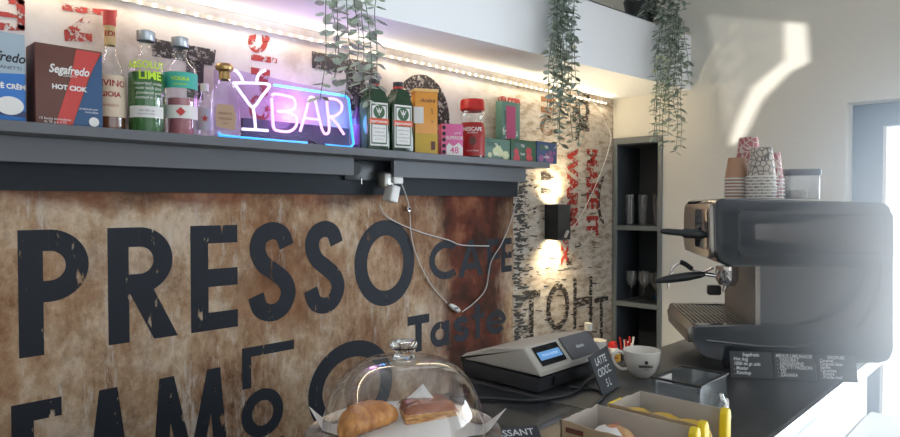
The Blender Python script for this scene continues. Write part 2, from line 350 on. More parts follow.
# stroke letters: (x,z) box and glyph
def glyph(bm, ch, x0, x1, z0, z1, w, y=WY - .0055, k=1.0):
    """geometric bold letter; w stroke width"""
    H = z1 - z0; Wd = x1 - x0; V = lambda a, b_: bm.verts.new((a, y, b_))
    off = [0]
    def q(*p):
        off[0] += 1; bm.faces.new([bm.verts.new((a[0], y - off[0] * 8e-6, a[1])) for a in p])
    def bar(ax, az, bx, bz, ww=w):
        d = Vector((bx - ax, bz - az)); n = Vector((-d.y, d.x)).normalized() * ww / 2
        q((ax + n.x, az + n.y), (ax - n.x, az - n.y), (bx - n.x, bz - n.y), (bx + n.x, bz + n.y))
    def arc(cx, cz, rx, rz, a0, a1, ww=w, n=28, wx=None):
        wx = wx or ww; O = []; I = []
        for i in range(n + 1):
            a = R(a0 + (a1 - a0) * i / n); O.append((cx + rx * cos(a), cz + rz * sin(a))); I.append((cx + (rx - wx) * cos(a), cz + (rz - ww) * sin(a)))
        for i in range(n): q(O[i], O[i + 1], I[i + 1], I[i])
    if ch == 'P' or ch == 'R':
        q((x0, z0), (x0 + w, z0), (x0 + w, z1), (x0, z1)); r = H * .29; xm = x1 - r
        q((x0 + w, z1), (x0 + w, z1 - w), (xm, z1 - w), (xm, z1)); q((x0 + w, z1 - 2 * r + w), (x0 + w, z1 - 2 * r), (xm, z1 - 2 * r), (xm, z1 - 2 * r + w))
        arc(xm, z1 - r, r, r, -90, 90)
        if ch == 'R': q((x0 + w * 1.05, z1 - 2 * r), (x0 + w * 2.2, z1 - 2 * r + w * .2), (x1 + w * .25, z0), (x1 - w, z0))
    elif ch in 'EF':
        q((x0, z0), (x0 + w, z0), (x0 + w, z1), (x0, z1)); hs = [z1 - w, z0 + H * .5 - w / 2] + ([z0] if ch == 'E' else [])
        for h in hs: q((x0 + w, h), (x1, h), (x1, h + w), (x0 + w, h + w))
    elif ch == 'O': arc((x0 + x1) / 2, (z0 + z1) / 2, Wd / 2, H / 2, 0, 360, n=48)
    elif ch == 'C': arc((x0 + x1) / 2 + Wd * .1, (z0 + z1) / 2, Wd * .6, H / 2, 52, 308, n=40)
    elif ch == 'A':
        xm = (x0 + x1) / 2; q((x0, z0), (x0 + w * 1.05, z0), (xm + w * .48, z1), (xm - w * .48, z1)); q((x1, z0), (x1 - w * 1.05, z0), (xm - w * .48, z1), (xm + w * .48, z1))
        q((x0 + Wd * .25, z0 + H * .2), (x1 - Wd * .25, z0 + H * .2), (x1 - Wd * .3, z0 + H * .2 + w * .85), (x0 + Wd * .3, z0 + H * .2 + w * .85))
    elif ch == 'M':
        xm = (x0 + x1) / 2; a = Wd * .2
        q((x0, z0), (x0 + w, z0), (x0 + a + w * .5, z1), (x0 + a - w * .5, z1)); q((x1, z0), (x1 - w, z0), (x1 - a - w * .5, z1), (x1 - a + w * .5, z1))
        q((x0 + a - w * .45, z1), (x0 + a + w * .5, z1), (xm + w * .5, z0), (xm - w * .5, z0)); q((x1 - a + w * .45, z1), (x1 - a - w * .5, z1), (xm - w * .5, z0), (xm + w * .5, z0))
    elif ch == 'T':
        q((x0, z1 - w), (x1, z1 - w), (x1, z1), (x0, z1)); xm = (x0 + x1) / 2; q((xm - w / 2, z0), (xm + w / 2, z0), (xm + w / 2, z1 - w), (xm - w / 2, z1 - w))
    elif ch == 'I': q((x0, z0), (x1, z0), (x1, z1), (x0, z1))
    elif ch == 'H':
        q((x0, z0), (x0 + w, z0), (x0 + w, z1), (x0, z1)); q((x1 - w, z0), (x1, z0), (x1, z1), (x1 - w, z1)); q((x0 + w, z0 + H * .43), (x1 - w, z0 + H * .43), (x1 - w, z0 + H * .6), (x0 + w, z0 + H * .6))
    elif ch == 'S':
        # centre line of the S as a smooth curve
        hx = Wd / 2 - w / 2; cx = (x0 + x1) / 2; zz = lambda f: z0 + w / 2 + f * (H - w)
        P = [(cx + hx * .92, zz(.80)), (cx + hx * .62, zz(.95)), (cx, zz(1.0)), (cx - hx * .68, zz(.93)), (cx - hx * .88, zz(.77)), (cx - hx * .55, zz(.61)), (cx + hx * .1, zz(.5)),
             (cx + hx * .75, zz(.38)), (cx + hx, zz(.22)), (cx + hx * .65, zz(.06)), (cx, zz(0)), (cx - hx * .7, zz(.06)), (cx - hx, zz(.23))]
        C = smooth_pts([(a, 0, b_) for a, b_ in P], 6); L = []
        for i, p in enumerate(C):
            tt = (C[min(i + 1, len(C) - 1)] - C[max(i - 1, 0)]).normalized(); n = Vector((-tt.z, 0, tt.x)) * w / 2; L.append((p + n, p - n))
        for (a, b_), (c, d) in zip(L, L[1:]): q((a.x, a.z), (b_.x, b_.z), (d.x, d.z), (c.x, c.z))
    elif ch == 'a':
        r = min(Wd, H) / 2; arc(x0 + Wd / 2, z0 + H / 2, Wd / 2, H / 2, 0, 360); q((x1 - w, z0), (x1, z0), (x1, z1), (x1 - w, z1))
    elif ch == 'e':
        arc(x0 + Wd / 2, z0 + H / 2, Wd / 2, H / 2, 0, 318); q((x0 + w * .6, z0 + H * .5 - w * .35), (x1 - w * .3, z0 + H * .5 - w * .35), (x1 - w * .3, z0 + H * .5 + w * .25), (x0 + w * .6, z0 + H * .5 + w * .25))
    elif ch == 't':
        xm = (x0 + x1) / 2; q((xm - w / 2, z0), (xm + w / 2, z0), (xm + w / 2, z1), (xm - w / 2, z1)); q((x0, z1 - H * .28 - w * .8), (x1, z1 - H * .28 - w * .8), (x1, z1 - H * .28), (x0, z1 - H * .28))
def word(letters, name='printed_word', m='letter', parent=mural, label=None):
    bm = bm_new()
    for ch, px0, px1, z0, z1, w in letters: glyph(bm, ch, Wp(px0, 220).x, Wp(px1, 220).x, z0, z1, w)
    bmesh.ops.recalc_face_normals(bm, faces=bm.faces)
    return obj(name, bm, M[m], parent, False, **({'label': label} if label else {}))
b0, b1 = 1.234, 1.538
word([('P', 17, 88, b0, b1, .052), ('R', 107, 172, b0, b1, .052), ('E', 190, 237, b0, b1, .052), ('S', 247, 295, b0, b1 + .006, .054), ('S', 303, 344, b0, b1 + .006, .054), ('O', 354, 414, b0 - .005, b1 + .004, .056)], label='black word PRESSO on the rusty print')
word([('C', 429, 457, 1.30, 1.455, .03), ('A', 458, 483, 1.30, 1.45, .03), ('F', 487, 499, 1.30, 1.45, .028), ('E', 501, 511.5, 1.30, 1.45, .028)], label='small black word CAFE')
word([('T', 407, 429, 1.035, 1.175, .034), ('a', 430, 449, 1.035, 1.135, .028), ('S', 453, 469, 1.035, 1.14, .028), ('t', 471, 484, 1.035, 1.18, .028), ('e', 486, 506, 1.035, 1.14, .028)], label='small black word Taste')
word([('F', 8, 59, .81, 1.125, .046), ('A', 80, 131, .81, 1.122, .046), ('M', 148, 227, .81, 1.122, .040)], label='lower black letters FAM')
bm = bm_new(); xa, xb = Wp(242, 380).x, Wp(294, 380).x
for p in (((xa, 1.165), (xa, 1.135), (xb, 1.135), (xb, 1.165)), ((xa, 1.04), (xa + .03, 1.04), (xa + .03, 1.135), (xa, 1.135))):
    quadf(bm, [(a, WY - .0055, b_) for a, b_ in p])
glyph(bm, 'O', Wp(241, 400).x, Wp(283, 400).x, .88, 1.03, .036); glyph(bm, 'I', Wp(242, 400).x, Wp(283, 400).x, .81, .865, .03)
glyph(bm, 'O', Wp(308, 400).x, Wp(392, 400).x, .80, 1.125, .056)
obj('printed_word', bm, M['letter'], mural, False, label='black bracket, small o and large O')

# fragments on the pale poster
def frag(polys, m, label=None, name='printed_fragment', e=.0056):
    bm = bm_new()
    for pl in polys: quadf(bm, [oy(a, b_, WY - e) for a, b_ in pl])
    return obj(name, bm, M[m], torn, False, **({'label': label} if label else {}))
def ring(cx, cy, rx, ry, wx, wy, a0, a1, n=20):
    out = []
    for i in range(n):
        a, b_ = R(a0 + (a1 - a0) * i / n), R(a0 + (a1 - a0) * (i + 1) / n)
        out.append([(cx + rx * cos(a), cy - ry * sin(a)), (cx + rx * cos(b_), cy - ry * sin(b_)), (cx + (rx - wx) * cos(b_), cy - (ry - wy) * sin(b_)), (cx + (rx - wx) * cos(a), cy - (ry - wy) * sin(a))])
    return out
frag([[(-3, -6), (25, -2), (25, 6), (-3, 2)], [(-3, 11), (24, 14), (24, 19), (-3, 16)], [(-3, 22), (25, 25), (25, 31), (-3, 30)], [(16, -2), (25, -2), (25, 30), (18, 30)]], 'red_print', 'flaking red letter at the left end')
frag([[(62, 2), (88, 8), (88, 14), (62, 10)], [(88, 8), (117, 10), (117, 17), (88, 14)], [(64, 30), (92, 34), (92, 42), (65, 41)], [(64, 30), (84, 17), (92, 20), (74, 36)]], 'red_print', 'flaking red zigzag letter')
frag([[(151, 38), (216, 50), (214, 66), (152, 56)], [(186, 60), (204, 64), (203, 100), (187, 97)]], 'blot')
frag([[(312, 51), (378, 64), (377, 80), (312, 68)], [(346, 72), (366, 76), (365, 112), (348, 110)]], 'blot')
frag(ring(420, 124, 30, 50, 14, 18, -60, 215), 'blot')
frag(ring(258, 41, 10, 12, 5, 6, 180, 360) + [[(248, 36), (256, 34), (256, 42), (248, 42)], [(262, 35), (270, 36), (270, 42), (262, 42)], [(251, 54), (271, 57), (271, 63), (251, 60)], [(272, 57), (277, 59), (277, 64), (272, 62)], [(251, 67), (270, 70), (270, 77), (251, 74)], [(259, 76), (268, 77), (268, 96), (260, 94)]] + ring(260, 108, 11, 14, 6, 6, 0, 360), 'red_print', 'red sideways letters behind the neon sign')
frag([[(498, 97), (503, 96), (503, 136), (498, 135)], [(503, 96), (522, 100), (522, 106), (503, 103)], [(508, 112), (520, 114), (520, 137), (510, 136)]], 'red_print')
frag([[(541, 96), (556, 99), (556, 104), (541, 101)], [(541, 106), (556, 109), (556, 114), (541, 112)]] + ring(548, 126, 8, 10, 4, 4, 30, 330), 'rust_stain')
# sideways text right of the shelf
M['red_flake'] = worn('red_flaking_letters', (.40, .04, .03), 55, .53, .58)
bm = bm_new()
def wtxt(bm, s, px, py, size, rot, sx=1, bold=.002, shear=0):
    p = oy(px, py, WY - .0058); c, s_ = cos(rot), sin(rot)
    text_bm(bm, s, size, lambda x, y: (p.x + (x * c - y * s_), p.y, p.z + (x * s_ + y * c)), 'CENTER', sx, bold, shear=shear)
wtxt(bm, 'MAKE IT', 592, 192, .15, -pi / 2, .80, .007); wtxt(bm, 'WARM', 572, 188, .13, -pi / 2, .95, .006)
wtxt(bm, 'yx', 566, 247, .13, -pi / 2, 1.3, .004)
obj('printed_word', bm, M['red_flake'], torn, False, label='red sideways words beside the wall lamp')
bm = bm_new(); wtxt(bm, 'de', 569, 262, .05, 0); wtxt(bm, 'VOL', 582, 108, .16, -pi / 2, 1.0, .01)
wtxt(bm, 'esto', 575, 75 + 35, .07, -pi / 2, 1.0, .003)
obj('printed_word', bm, M['smear'], torn, False)
bm = bm_new()
for ch, a, c, z0, z1, w in (('T', 522, 540, .98, 1.2, .035), ('O', 546, 569, .985, 1.215, .035), ('H', 573, 592, .97, 1.225, .03), ('T', 594, 608, .86, 1.11, .03)):
    glyph(bm, ch, Wp(a, 300).x, Wp(c, 300).x, z0, z1, w, WY - .0058)
obj('printed_word', bm, M['smear'], torn, False, label='smeared black letters low beside the cabinet')
# ragged torn edge: vertical row of dark flakes
bm = bm_new(); rnd = random.Random(3); M['flake'] = mat('dark_flake', (.05, .045, .04), .7)
for i in range(330):
    y = 172 + 178 * rnd.random(); x = 512 + abs(rnd.gauss(0, 1)) * 8; w_ = 2 + 7 * rnd.random() ** 1.5; h = .5 + 1.8 * rnd.random(); s_ = rnd.uniform(-1.3, 1.3)
    quadf(bm, [oy(a, b_, WY - .0054 - i * 2e-6) for a, b_ in ((x, y), (x + w_, y + s_), (x + w_ * .8, y + s_ + h), (x + w_ * .1, y + h))])
for i in range(75):
    y = 172 + 165 * rnd.random(); x = rnd.uniform(528, 600); w_ = 2 + 6 * rnd.random(); h = .4 + 1.2 * rnd.random(); s_ = rnd.uniform(-.8, .8)
    quadf(bm, [oy(a, b_, WY - .0051 - i * 2e-6) for a, b_ in ((x, y), (x + w_, y + s_), (x + w_ * .8, y + s_ + h), (x + w_ * .1, y + h))])
obj('torn_edge', bm, M['flake'], torn, False)['kind'] = 'stuff'
frag([[(541, 172), (551, 173), (551, 181), (541, 180)], [(541, 188), (551, 189), (551, 195), (541, 194)]] + ring(604, 200, 7, 24, 3, 5, 90, 270), 'smear')
# ------------------------------------------------------------------ corner cabinet
cab = thing('glass_cabinet', 'tall narrow grey open cabinet of drinking glasses set in the corner', 'cabinet', (LX, (NY0 + NY1) / 2, NZ0))
hy = (NY1 - NY0) / 2; hz = NZ1 - NZ0; dp = .26
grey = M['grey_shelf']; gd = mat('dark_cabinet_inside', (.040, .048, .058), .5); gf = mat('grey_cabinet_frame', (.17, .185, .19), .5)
for n_, y0, y1 in (('side_panel', -hy, -hy + .022), ('side_panel', hy - .022, hy)):
    obj(n_, box(bm_new(), .002, dp, y0, y1, .002, hz - .002, .001), gd, cab); obj('front_stile', box(bm_new(), -.012, .002, y0, y1, .002, hz - .002, .001), gf, cab)
obj('back_panel', box(bm_new(), dp - .012, dp, -hy + .022, hy - .022, .002, hz - .002), gd, cab)
obj('top_panel', box(bm_new(), .002, dp - .012, -hy + .022, hy - .022, hz - .04, hz - .002), gd, cab); obj('top_rail', box(bm_new(), -.012, .002, -hy + .022, hy - .022, hz - .034, hz - .002), gf, cab)
sh1 = ox(635, 228, LX - .012).z - NZ0; sh2 = ox(635, 305, LX - .012).z - NZ0
for s_ in (sh1, sh2, .002):
    shf_ = obj('shelf', box(bm_new(), .002, dp - .012, -hy + .022, hy - .022, s_ - .010, s_ + .012), gd, cab); obj('shelf_edge', box(bm_new(), -.012, .002, -hy + .022, hy - .022, s_ - .012, s_ + .012), gf, shf_)
def glass_bm(r, h):
    bm = bm_new(); lathe(bm, [(0, .0), (r * .8, 0), (r, h), (r * .94, h), (r * .76, .006), (0, .006)], seg=20); return bm
gl = obj('tall_glass', glass_bm(.027, .165), M['glass']); 
tag(gl, 'x', 'glass', 'tall tumblers on the upper cabinet shelf')
spots = [(.05, -.088, 'rightmost'), (.06, .0, 'middle'), (.05, .070, 'leftmost')]
for i, (dx, dy, w_) in enumerate(spots):
    o = gl if i == 0 else gl.copy()
    if i: COL.objects.link(o)
    o.location = (LX + dx, cab.location.y + dy, NZ0 + sh1 + .0125); o['label'] = '%s of the three tall clear tumblers at the front of the upper cabinet shelf' % w_
bt = obj('glass_carafe', lathe(bm_new(), [(0, 0), (.028, 0), (.03, .12), (.014, .17), (.013, .23), (.016, .235), (.012, .235), (.01, .17), (.027, .12), (.025, .004), (0, .004)], seg=20), M['glass'])
bt.location = (LX + .14, cab.location.y - .055, NZ0 + sh1 + .0125); tag(bt, 'clear long-necked glass carafe standing behind the tumblers in the cabinet', 'carafe')
def wineglass():
    bm = bm_new(); lathe(bm, [(0, 0), (.03, .001), (.004, .006), (.0035, .07), (.02, .085), (.033, .12), (.03, .16), (.0285, .16), (.0315, .12), (.019, .088), (0, .075)], seg=20); return bm
wg = obj('wine_glass', wineglass(), M['glass']); tag(wg, 'x', 'wine glass', 'stemmed glasses on the middle cabinet shelf')
for i, (dx, dy, w_) in enumerate([(.05, .06, 'leftmost stemmed glass at the front of the middle cabinet shelf'), (.05, -.015, 'stemmed glass in the middle at the front of the middle cabinet shelf'), (.05, -.080, 'rightmost stemmed glass on the middle cabinet shelf'), (.13, .03, 'stemmed glass standing behind the front row on the middle cabinet shelf')]):
    o = wg if i == 0 else wg.copy()
    if i: COL.objects.link(o)
    o.location = (LX + dx, cab.location.y + dy, NZ0 + sh2 + .0125); o['label'] = w_
bd = obj('blue_dish', lathe(bm_new(), [(0, 0), (.03, 0), (.045, .018), (.042, .018), (.028, .004), (0, .004)], seg=24), mat('blue_glass', (.03, .12, .35), .15)); bd.location = (LX + .19, cab.location.y - .04, NZ0 + sh2 + .0125)
tag(bd, 'small blue dish at the back of the middle cabinet shelf', 'dish')

# ------------------------------------------------------------------ counters
cnt = thing('bar_counter', 'dark bar counter with a metal front edge running to the far wall', 'counter', (0, 0, 0))
obj('worktop', prism(bm_new(), [(-.6, .42), (1.238, .42), (1.238, 1.08), (-.6, 1.08)], lambda a, b_, d: (a, b_, d), CT - .035, CT, .002), M['counter'], cnt, False, label='black left section of the worktop')
obj('worktop', prism(bm_new(), [(1.240, .42), (2.45, .42), (2.45, .93), (1.62, .93), (1.56, 1.17), (1.240, 1.17)], lambda a, b_, d: (a, b_, d), CT - .035, CT + .0008, .002), M['counter_grey'], cnt, False, label='charcoal right section of the worktop')
obj('edge_trim', box(bm_new(), -.6, 2.45, .408, .42, CT - .036, CT + .001, .002), M['alu'], cnt)
obj('front_panel', box(bm_new(), -.6, 2.4, .46, .48, 0, CT - .036), M['white_paint'], cnt, False)
obj('side_panel', box(bm_new(), 2.4, 2.42, .46, .9, 0, CT - .036), M['white_paint'], cnt, False)
obj('side_panel', box(bm_new(), -.58, -.56, .48, 1.05, 0, CT - .036), M['white_paint'], cnt, False)
led = thing('customer_ledge', 'pale lower ledge along the customer side of the bar counter', 'ledge', (0, 0, 0))
obj('ledge_top', box(bm_new(), -.6, 2.45, -.05, .455, .90, .93, .003), mat('pale_ledge', (.80, .79, .74), .35), led, False)
obj('bracket', box(bm_new(), .4, .44, .0, .455, .80, .90), M['alu'], led, False); obj('bracket', box(bm_new(), 2.2, 2.24, .0, .455, .80, .90), M['alu'], led, False)
bb = thing('back_bar', 'low dark back counter against the mural wall', 'counter', (0, 0, 0))
obj('worktop', box(bm_new(), -1, 3.16, 1.36, WY - .006, .74, .775, .002), M['counter'], bb, False)
obj('cupboard_front', box(bm_new(), -1, 3.16, 1.40, WY - .01, 0, .74), M['black_plastic'], bb, False)

# ------------------------------------------------------------------ shelf
SY = 1.62; ST = 1.777
shf = thing('wall_shelf', 'long grey wall shelf of bottles and boxes above the rusty mural', 'shelf', (0, 0, 0))
obj('shelf_board', box(bm_new(), -1, 2.325, SY, WY - .006, 1.753, ST, .0015), M['grey_shelf'], shf, False)
xs0, xs1 = oy(353, 170, 1.72).x, oy(393, 170, 1.72).x
obj('apron', box(bm_new(), -1, xs0, 1.715, 1.733, 1.695, 1.753, .001), M['grey_shelf'], shf, False)
obj('apron', box(bm_new(), xs1, 2.28, 1.715, 1.733, 1.695, 1.753, .001), M['grey_shelf'], shf, False)
# sockets in the gap of the apron
sk = thing('power_socket', 'black double wall socket recessed under the shelf, left outlet empty', 'socket', ((xs0 + xs1) / 2, 1.781, 1.715))
hw = (xs1 - xs0) / 2
obj('face_plate', box(bm_new(), -hw + .004, hw - .004, -.012, -.0005, -.034, .034, .003), M['black_plastic'], sk)
obj('outlet', lathe(bm_new(), [(0, 0), (.019, 0), (.021, .002), (.021, .004), (0, .004)], seg=24), M['black_matte'], sk).matrix_local = Matrix.Translation((-hw * .45, -.012, .005)) @ Matrix.Rotation(pi / 2, 4, 'X')
tp = oy(384, 181, 1.755)
ad = thing('plug_adapter', 'clear crinkled plug adapter in the right outlet under the shelf', 'adapter', (tp.x, 1.768, tp.z))
obj('adapter_body', box(bm_new(), -.022, .022, -.045, .0, -.026, .032, .008, 3), thin_glass('frosted_plastic', (.85, .83, .78), .25, .6, .3), ad)
obj('adapter_core', box(bm_new(), -.014, .014, -.036, -.002, -.018, .022, .004), M['white_plastic'], ad)
ch_ = thing('usb_charger', 'small white charger block hanging crooked below the plug adapter', 'charger', (tp.x + .006, 1.722, tp.z - .045))
o = obj('charger_body', box(bm_new(), -.020, .020, -.022, .022, -.03, .03, .006, 3), M['white_plastic'], ch_); o.rotation_euler = (0, .25, 0)
pg = thing('cable_plug', 'small white cable plug pushed into the side of the plug adapter', 'plug', (tp.x + .032, 1.722, tp.z + .002))
obj('plug_body', box(bm_new(), -.022, .022, -.010, .010, -.012, .012, .004, 2), M['white_plastic'], pg)
cablem = mat('white_cable', (.62, .60, .57), .5)
def cable(name, pts, label, r=.0022, m=None, n=8):
    o = obj(name, tube(bm_new(), smooth_pts(pts, n), r, 6), m or cablem); return tag(o, label, 'cable')
cable('white_cable', [oy(400, 181, 1.722), oy(404, 190, 1.75), oy(409, 207, 1.78), oy(411, 232, 1.785), oy(416, 254, 1.786), oy(430, 283, 1.786), oy(447, 303, 1.786)], 'white cable running from the plug down to the oval switch')
cable('white_cable', [oy(462, 312, 1.786), oy(475, 302, 1.786), oy(486, 288, 1.786), oy(491, 262, 1.786), oy(502, 243, 1.784), oy(512, 218, 1.784), oy(517, 195, 1.784), oy(520, 172, 1.784)], 'white cable rising from the oval switch to the shelf end')
cable('white_cable', [oy(380, 205, 1.73), oy(384, 214, 1.775), oy(396, 222, 1.786), oy(420, 232, 1.786), oy(448, 240, 1.786), oy(462, 245, 1.786), oy(489, 246, 1.786)], 'white cable drooping from the charger across the word CAFE')
sw = thing('inline_switch', 'white oval inline switch hanging under the word CAFE', 'switch', oy(454.5, 308, 1.786))
o = obj('switch_body', lathe(bm_new(), [(0, -.035), (.006, -.033), (.011, -.018), (.012, 0), (.011, .018), (.006, .033), (0, .035)], seg=16), M['white_plastic'], sw); o.rotation_euler = (0, R(118), 0)
o = obj('rocker', box(bm_new(), -.008, .008, -.015, -.010, -.003, .003, .001), M['grey_plastic'], sw)
sn = thing('light_sensor', 'tiny chrome clip fixed on the rusty mural beside the cable', 'clip', oy(408, 209, 1.786))
obj('clip_body', box(bm_new(), -.009, .009, -.008, .008, -.009, .009, .002), M['chrome'], sn); obj('clip_button', lathe(bm_new(), [(0, .0), (.005, 0), (.005, .003), (0, .003)], seg=12), M['black_matte'], sn).matrix_local = Matrix.Translation((0, -.008, 0)) @ Matrix.Rotation(pi / 2, 4, 'X')
p0 = oy(359, 183, 1.78)
scr = tag(obj('hook_screw', tube(bm_new(), [(p0.x, 1.782, p0.z + .02), (p0.x, 1.765, p0.z + .015), (p0.x, 1.765, p0.z - .004)], .0015, 6), M['chrome']), 'tiny metal hook in the dark strip left of the socket', 'hook')

# LED strip at the top of the poster
ls = thing('led_strip', 'glowing warm white LED strip along the top of the wall', 'light strip', (0, 0, 0))
lx0, lx1 = -.6, Wp(606, 104).x
obj('strip_tape', box(bm_new(), lx0, lx1, WY - .010, WY - .006, 2.128, 2.140), mat('strip_tape', (.7, .65, .55), .4), ls, False)
em = mat('led_glow', (1, .9, .7), .5, emit=(1, .86, .62), es=22)
d0 = obj('diode', box(bm_new(), -.0032, .0032, -.003, 0, -.0025, .0025, .001), em, ls); nled = 96
for i in range(nled):
    o = d0 if i == 0 else d0.copy()
    if i: COL.objects.link(o); o.parent = ls
    o.location = (lx0 + .02 + (lx1 - lx0 - .04) * i / (nled - 1), WY - .0105, 2.134)
led_l = lamp('led_strip_light', 'AREA', ((lx0 + lx1) / 2, WY - .03, 2.12), 2.7, (1, .84, .60), shape='RECTANGLE', size=lx1 - lx0, size_y=.015)
led_l.rotation_euler = (R(-12), 0, 0)
led_u = lamp('led_strip_light', 'AREA', ((lx0 + lx1) / 2, WY - .03, 2.13), 2.4, (1, .84, .60), shape='RECTANGLE', size=lx1 - lx0, size_y=.015)
led_u.rotation_euler = (R(180 + 40), 0, 0)
cable('lamp_cable', [oy(588, 101, 1.785), oy(597, 106, 1.78), oy(606, 124, 1.78), oy(611, 137, 1.77), oy(606, 158, 1.785), oy(597, 182, 1.785), oy(583, 212, 1.785), oy(572, 229, 1.78)], 'pale cable from the LED strip down to the wall lamp')
cn = thing('inline_connector', 'small pale connector at the lower corner of the wall lamp', 'connector', oy(566.5, 234, 1.70))
o = obj('connector_body', box(bm_new(), -.006, .006, -.006, .006, -.02, .02, .003, 2), M['beige_plastic'], cn); o.rotation_euler = (0, R(40), 0)

# wall lamp
lp = oy(557, 222, WY - .04)
wl = thing('wall_lamp', 'black box wall lamp glowing up and down beside the corner cabinet', 'lamp', (lp.x, WY - .006, lp.z))
hh = .083; bm = bm_new()
for a in ((-.052, -.049, -.075, 0), (.049, .052, -.075, 0), (-.049, .049, -.075, -.072), (-.049, .049, -.003, 0)): box(bm, a[0], a[1], a[2], a[3], -hh, hh)
obj('housing', bm, M['black_plastic'], wl, False)
obj('bulb_holder', box(bm_new(), -.049, .049, -.072, -.003, -.02, .02), M['black_matte'], wl, False)
bem = mat('bulb_glow', (1, .85, .6), .5, emit=(1, .86, .58), es=60)
for s_ in (-1, 1):
    obj('bulb', lathe(bm_new(), [(0, s_ * .02), (.014, s_ * .022), (.022, s_ * .045), (.02, s_ * .062), (0, s_ * .068)], cy=-.038, seg=20), bem, wl)
    l = lamp('wall_lamp_light', 'SPOT', (lp.x, WY - .048, lp.z + s_ * .072), 15, (1, .82, .52), spot_size=R(150), spot_blend=.9, shadow_soft_size=.02)
    l.rotation_euler = (0 if s_ < 0 else pi, 0, 0)

# ------------------------------------------------------------------ things on the shelf
def sx(px, Y=1.70): return oy(px, 140, Y).x
def sz(px, py, Y=1.70): return oy(px, py, Y).z - ST
def label_arc(bm, r, z0, z1, a, cx=0):
    lathe(bm, [(r + .0004, z0), (r + .0004, z1)], seg=18, a0=-pi / 2 - a, a1=-pi / 2 + a); return bm
A0 = .35  # how far the bottle fronts turn towards the camera
segred = mat('box_red', (.55, .05, .04), .5)
# blue coffee box
yb = 1.66; x0, x1 = sx(-40, yb), sx(27, yb); hB = sz(26, 35, yb)
b = thing('coffee_box', 'bright blue and grey coffee carton at the left end of the shelf', 'box', (x1 - .075, yb + .04, ST), 0)
obj('carton', box(bm_new(), -.105, .075, -.035, .035, 0, hB, .0015), mat('box_blue', (.02, .16, .50), .45), b)
obj('grey_panel', prism(bm_new(), [(-.105, hB * .48), (.0745, hB * .56), (.0745, hB - .001), (-.105, hB - .001)], lambda a, c, d: (a, d, c), -.0356, -.0351), mat('box_silver', (.36, .45, .52), .4), b, False)
obj('stripe', prism(bm_new(), [(-.105, .01), (-.02, .018), (.0745, .012), (.0745, .026), (-.02, .034), (-.105, .03)], lambda a, c, d: (a, d, c), -.0356, -.0351), mat('dark_blue_print', (.01, .03, .12), .45), b, False)
bm = bm_new(); text_bm(bm, 'Segafredo', .029, front(.0745, -.0360, hB * .72, -.02), 'RIGHT', .85, .0006, shear=.25); text_bm(bm, 'ZANETTI', .010, front(.068, -.0360, hB * .61), 'RIGHT', 1.2)
obj('lettering', bm, M['black_matte'], b, False)
bm = bm_new(); text_bm(bm, 'CAFFÈ CRÈM', .0145, front(.0745, -.0360, hB * .40), 'RIGHT', .95, .0006); obj('lettering', bm, M['paper'], b, False, label='white word CREM')
obj('cup_print', lathe(bm_new(), [(.022, 0), (.030, 0)], seg=24).copy() if False else prism(bm_new(), [(.045 + .026 * cos(R(t_)), .036 + .020 * sin(R(t_))) for t_ in range(0, 360, 15)], lambda a, c, d: (a, d, c), -.0360, -.0357), M['paper'], b, False)
# hot chocolate box
yb = 1.655; x0, x1 = sx(36, yb), sx(103, yb); hB = sz(70, 47, yb); w_ = x1 - x0
b = thing('chocolate_box', 'brown, red and blue hot chocolate carton beside the blue coffee box', 'box', ((x0 + x1) / 2, yb + .03, ST), 0)
h_ = w_ / 2; brown = mat('box_brown', (.13, .045, .03), .5)
obj('carton', box(bm_new(), -h_, h_, -.03, .04, 0, hB, .0015), brown, b)
obj('blue_panel', prism(bm_new(), [(h_ * .05, .001), (h_ - .0005, .001), (h_ - .0005, hB * .97), (h_ * .75, hB * .80)], lambda a, c, d: (a, d, c), -.0308, -.0303), mat('box_navy', (.025, .085, .20), .5), b, False)
obj('red_panel', prism(bm_new(), [(-h_ * .45, .001), (h_ * .05, .001), (h_ * .55, hB * .62), (h_ * .95, hB * .98), (h_ * .2, hB * .98), (h_ * .02, hB * .6)], lambda a, c, d: (a, d, c), -.0308, -.0303), segred, b, False)
bm = bm_new(); text_bm(bm, 'Segafredo', .0265, front(-h_ * .02, -.0315, hB * .70), 'CENTER', .78, .0007, shear=.25); text_bm(bm, 'HOT CIOK', .0145, front(-h_ * .02, -.0315, hB * .48), 'CENTER', 1.0, .0007)
text_bm(bm, 'ZANETTI', .007, front(0, -.0315, hB * .63)); text_bm(bm, 'preparato per', .007, front(h_ * .85, -.0315, hB * .24), 'RIGHT'); text_bm(bm, 'cioccolata', .007, front(h_ * .85, -.0315, hB * .20), 'RIGHT')
text_bm(bm, '15 buste monodose', .008, front(-h_ * .45, -.0315, hB * .08)); text_bm(bm, 'da 25 g e 3.75', .008, front(-h_ * .45, -.0315, hB * .04)); 
obj('lettering', bm, M['paper'], b, False)
obj('round_seal', prism(bm_new(), [(h_ * .72 + .011 * cos(R(t_)), hB * .08 + .011 * sin(R(t_))) for t_ in range(0, 360, 20)], lambda a, c, d: (a, d, c), -.0314, -.0311), M['paper'], b, False)

def bottle(name, label, px, py_top, rpx, prof, gm, Y=1.70, group=None, fill=None):
    """prof: list of (radius factor, height factor)"""
    x = sx(px, Y); H = sz(px, py_top, Y); r = (sx(px + rpx, Y) - sx(px - rpx, Y)) / 2 * .93
    # true radius from the pixel half width at this depth
    p = oy(px, 140, Y); dep = (p - EYE).dot(Fw); r = rpx / F * dep
    t_ = thing(name, label, 'bottle', (x, Y, ST), atan2(p.y, p.x) - pi / 2, group)
    obj('bottle_body', lathe(bm_new(), [(a * r, b_ * H) for a, b_ in prof], seg=36), gm, t_)
    return t_, r, H
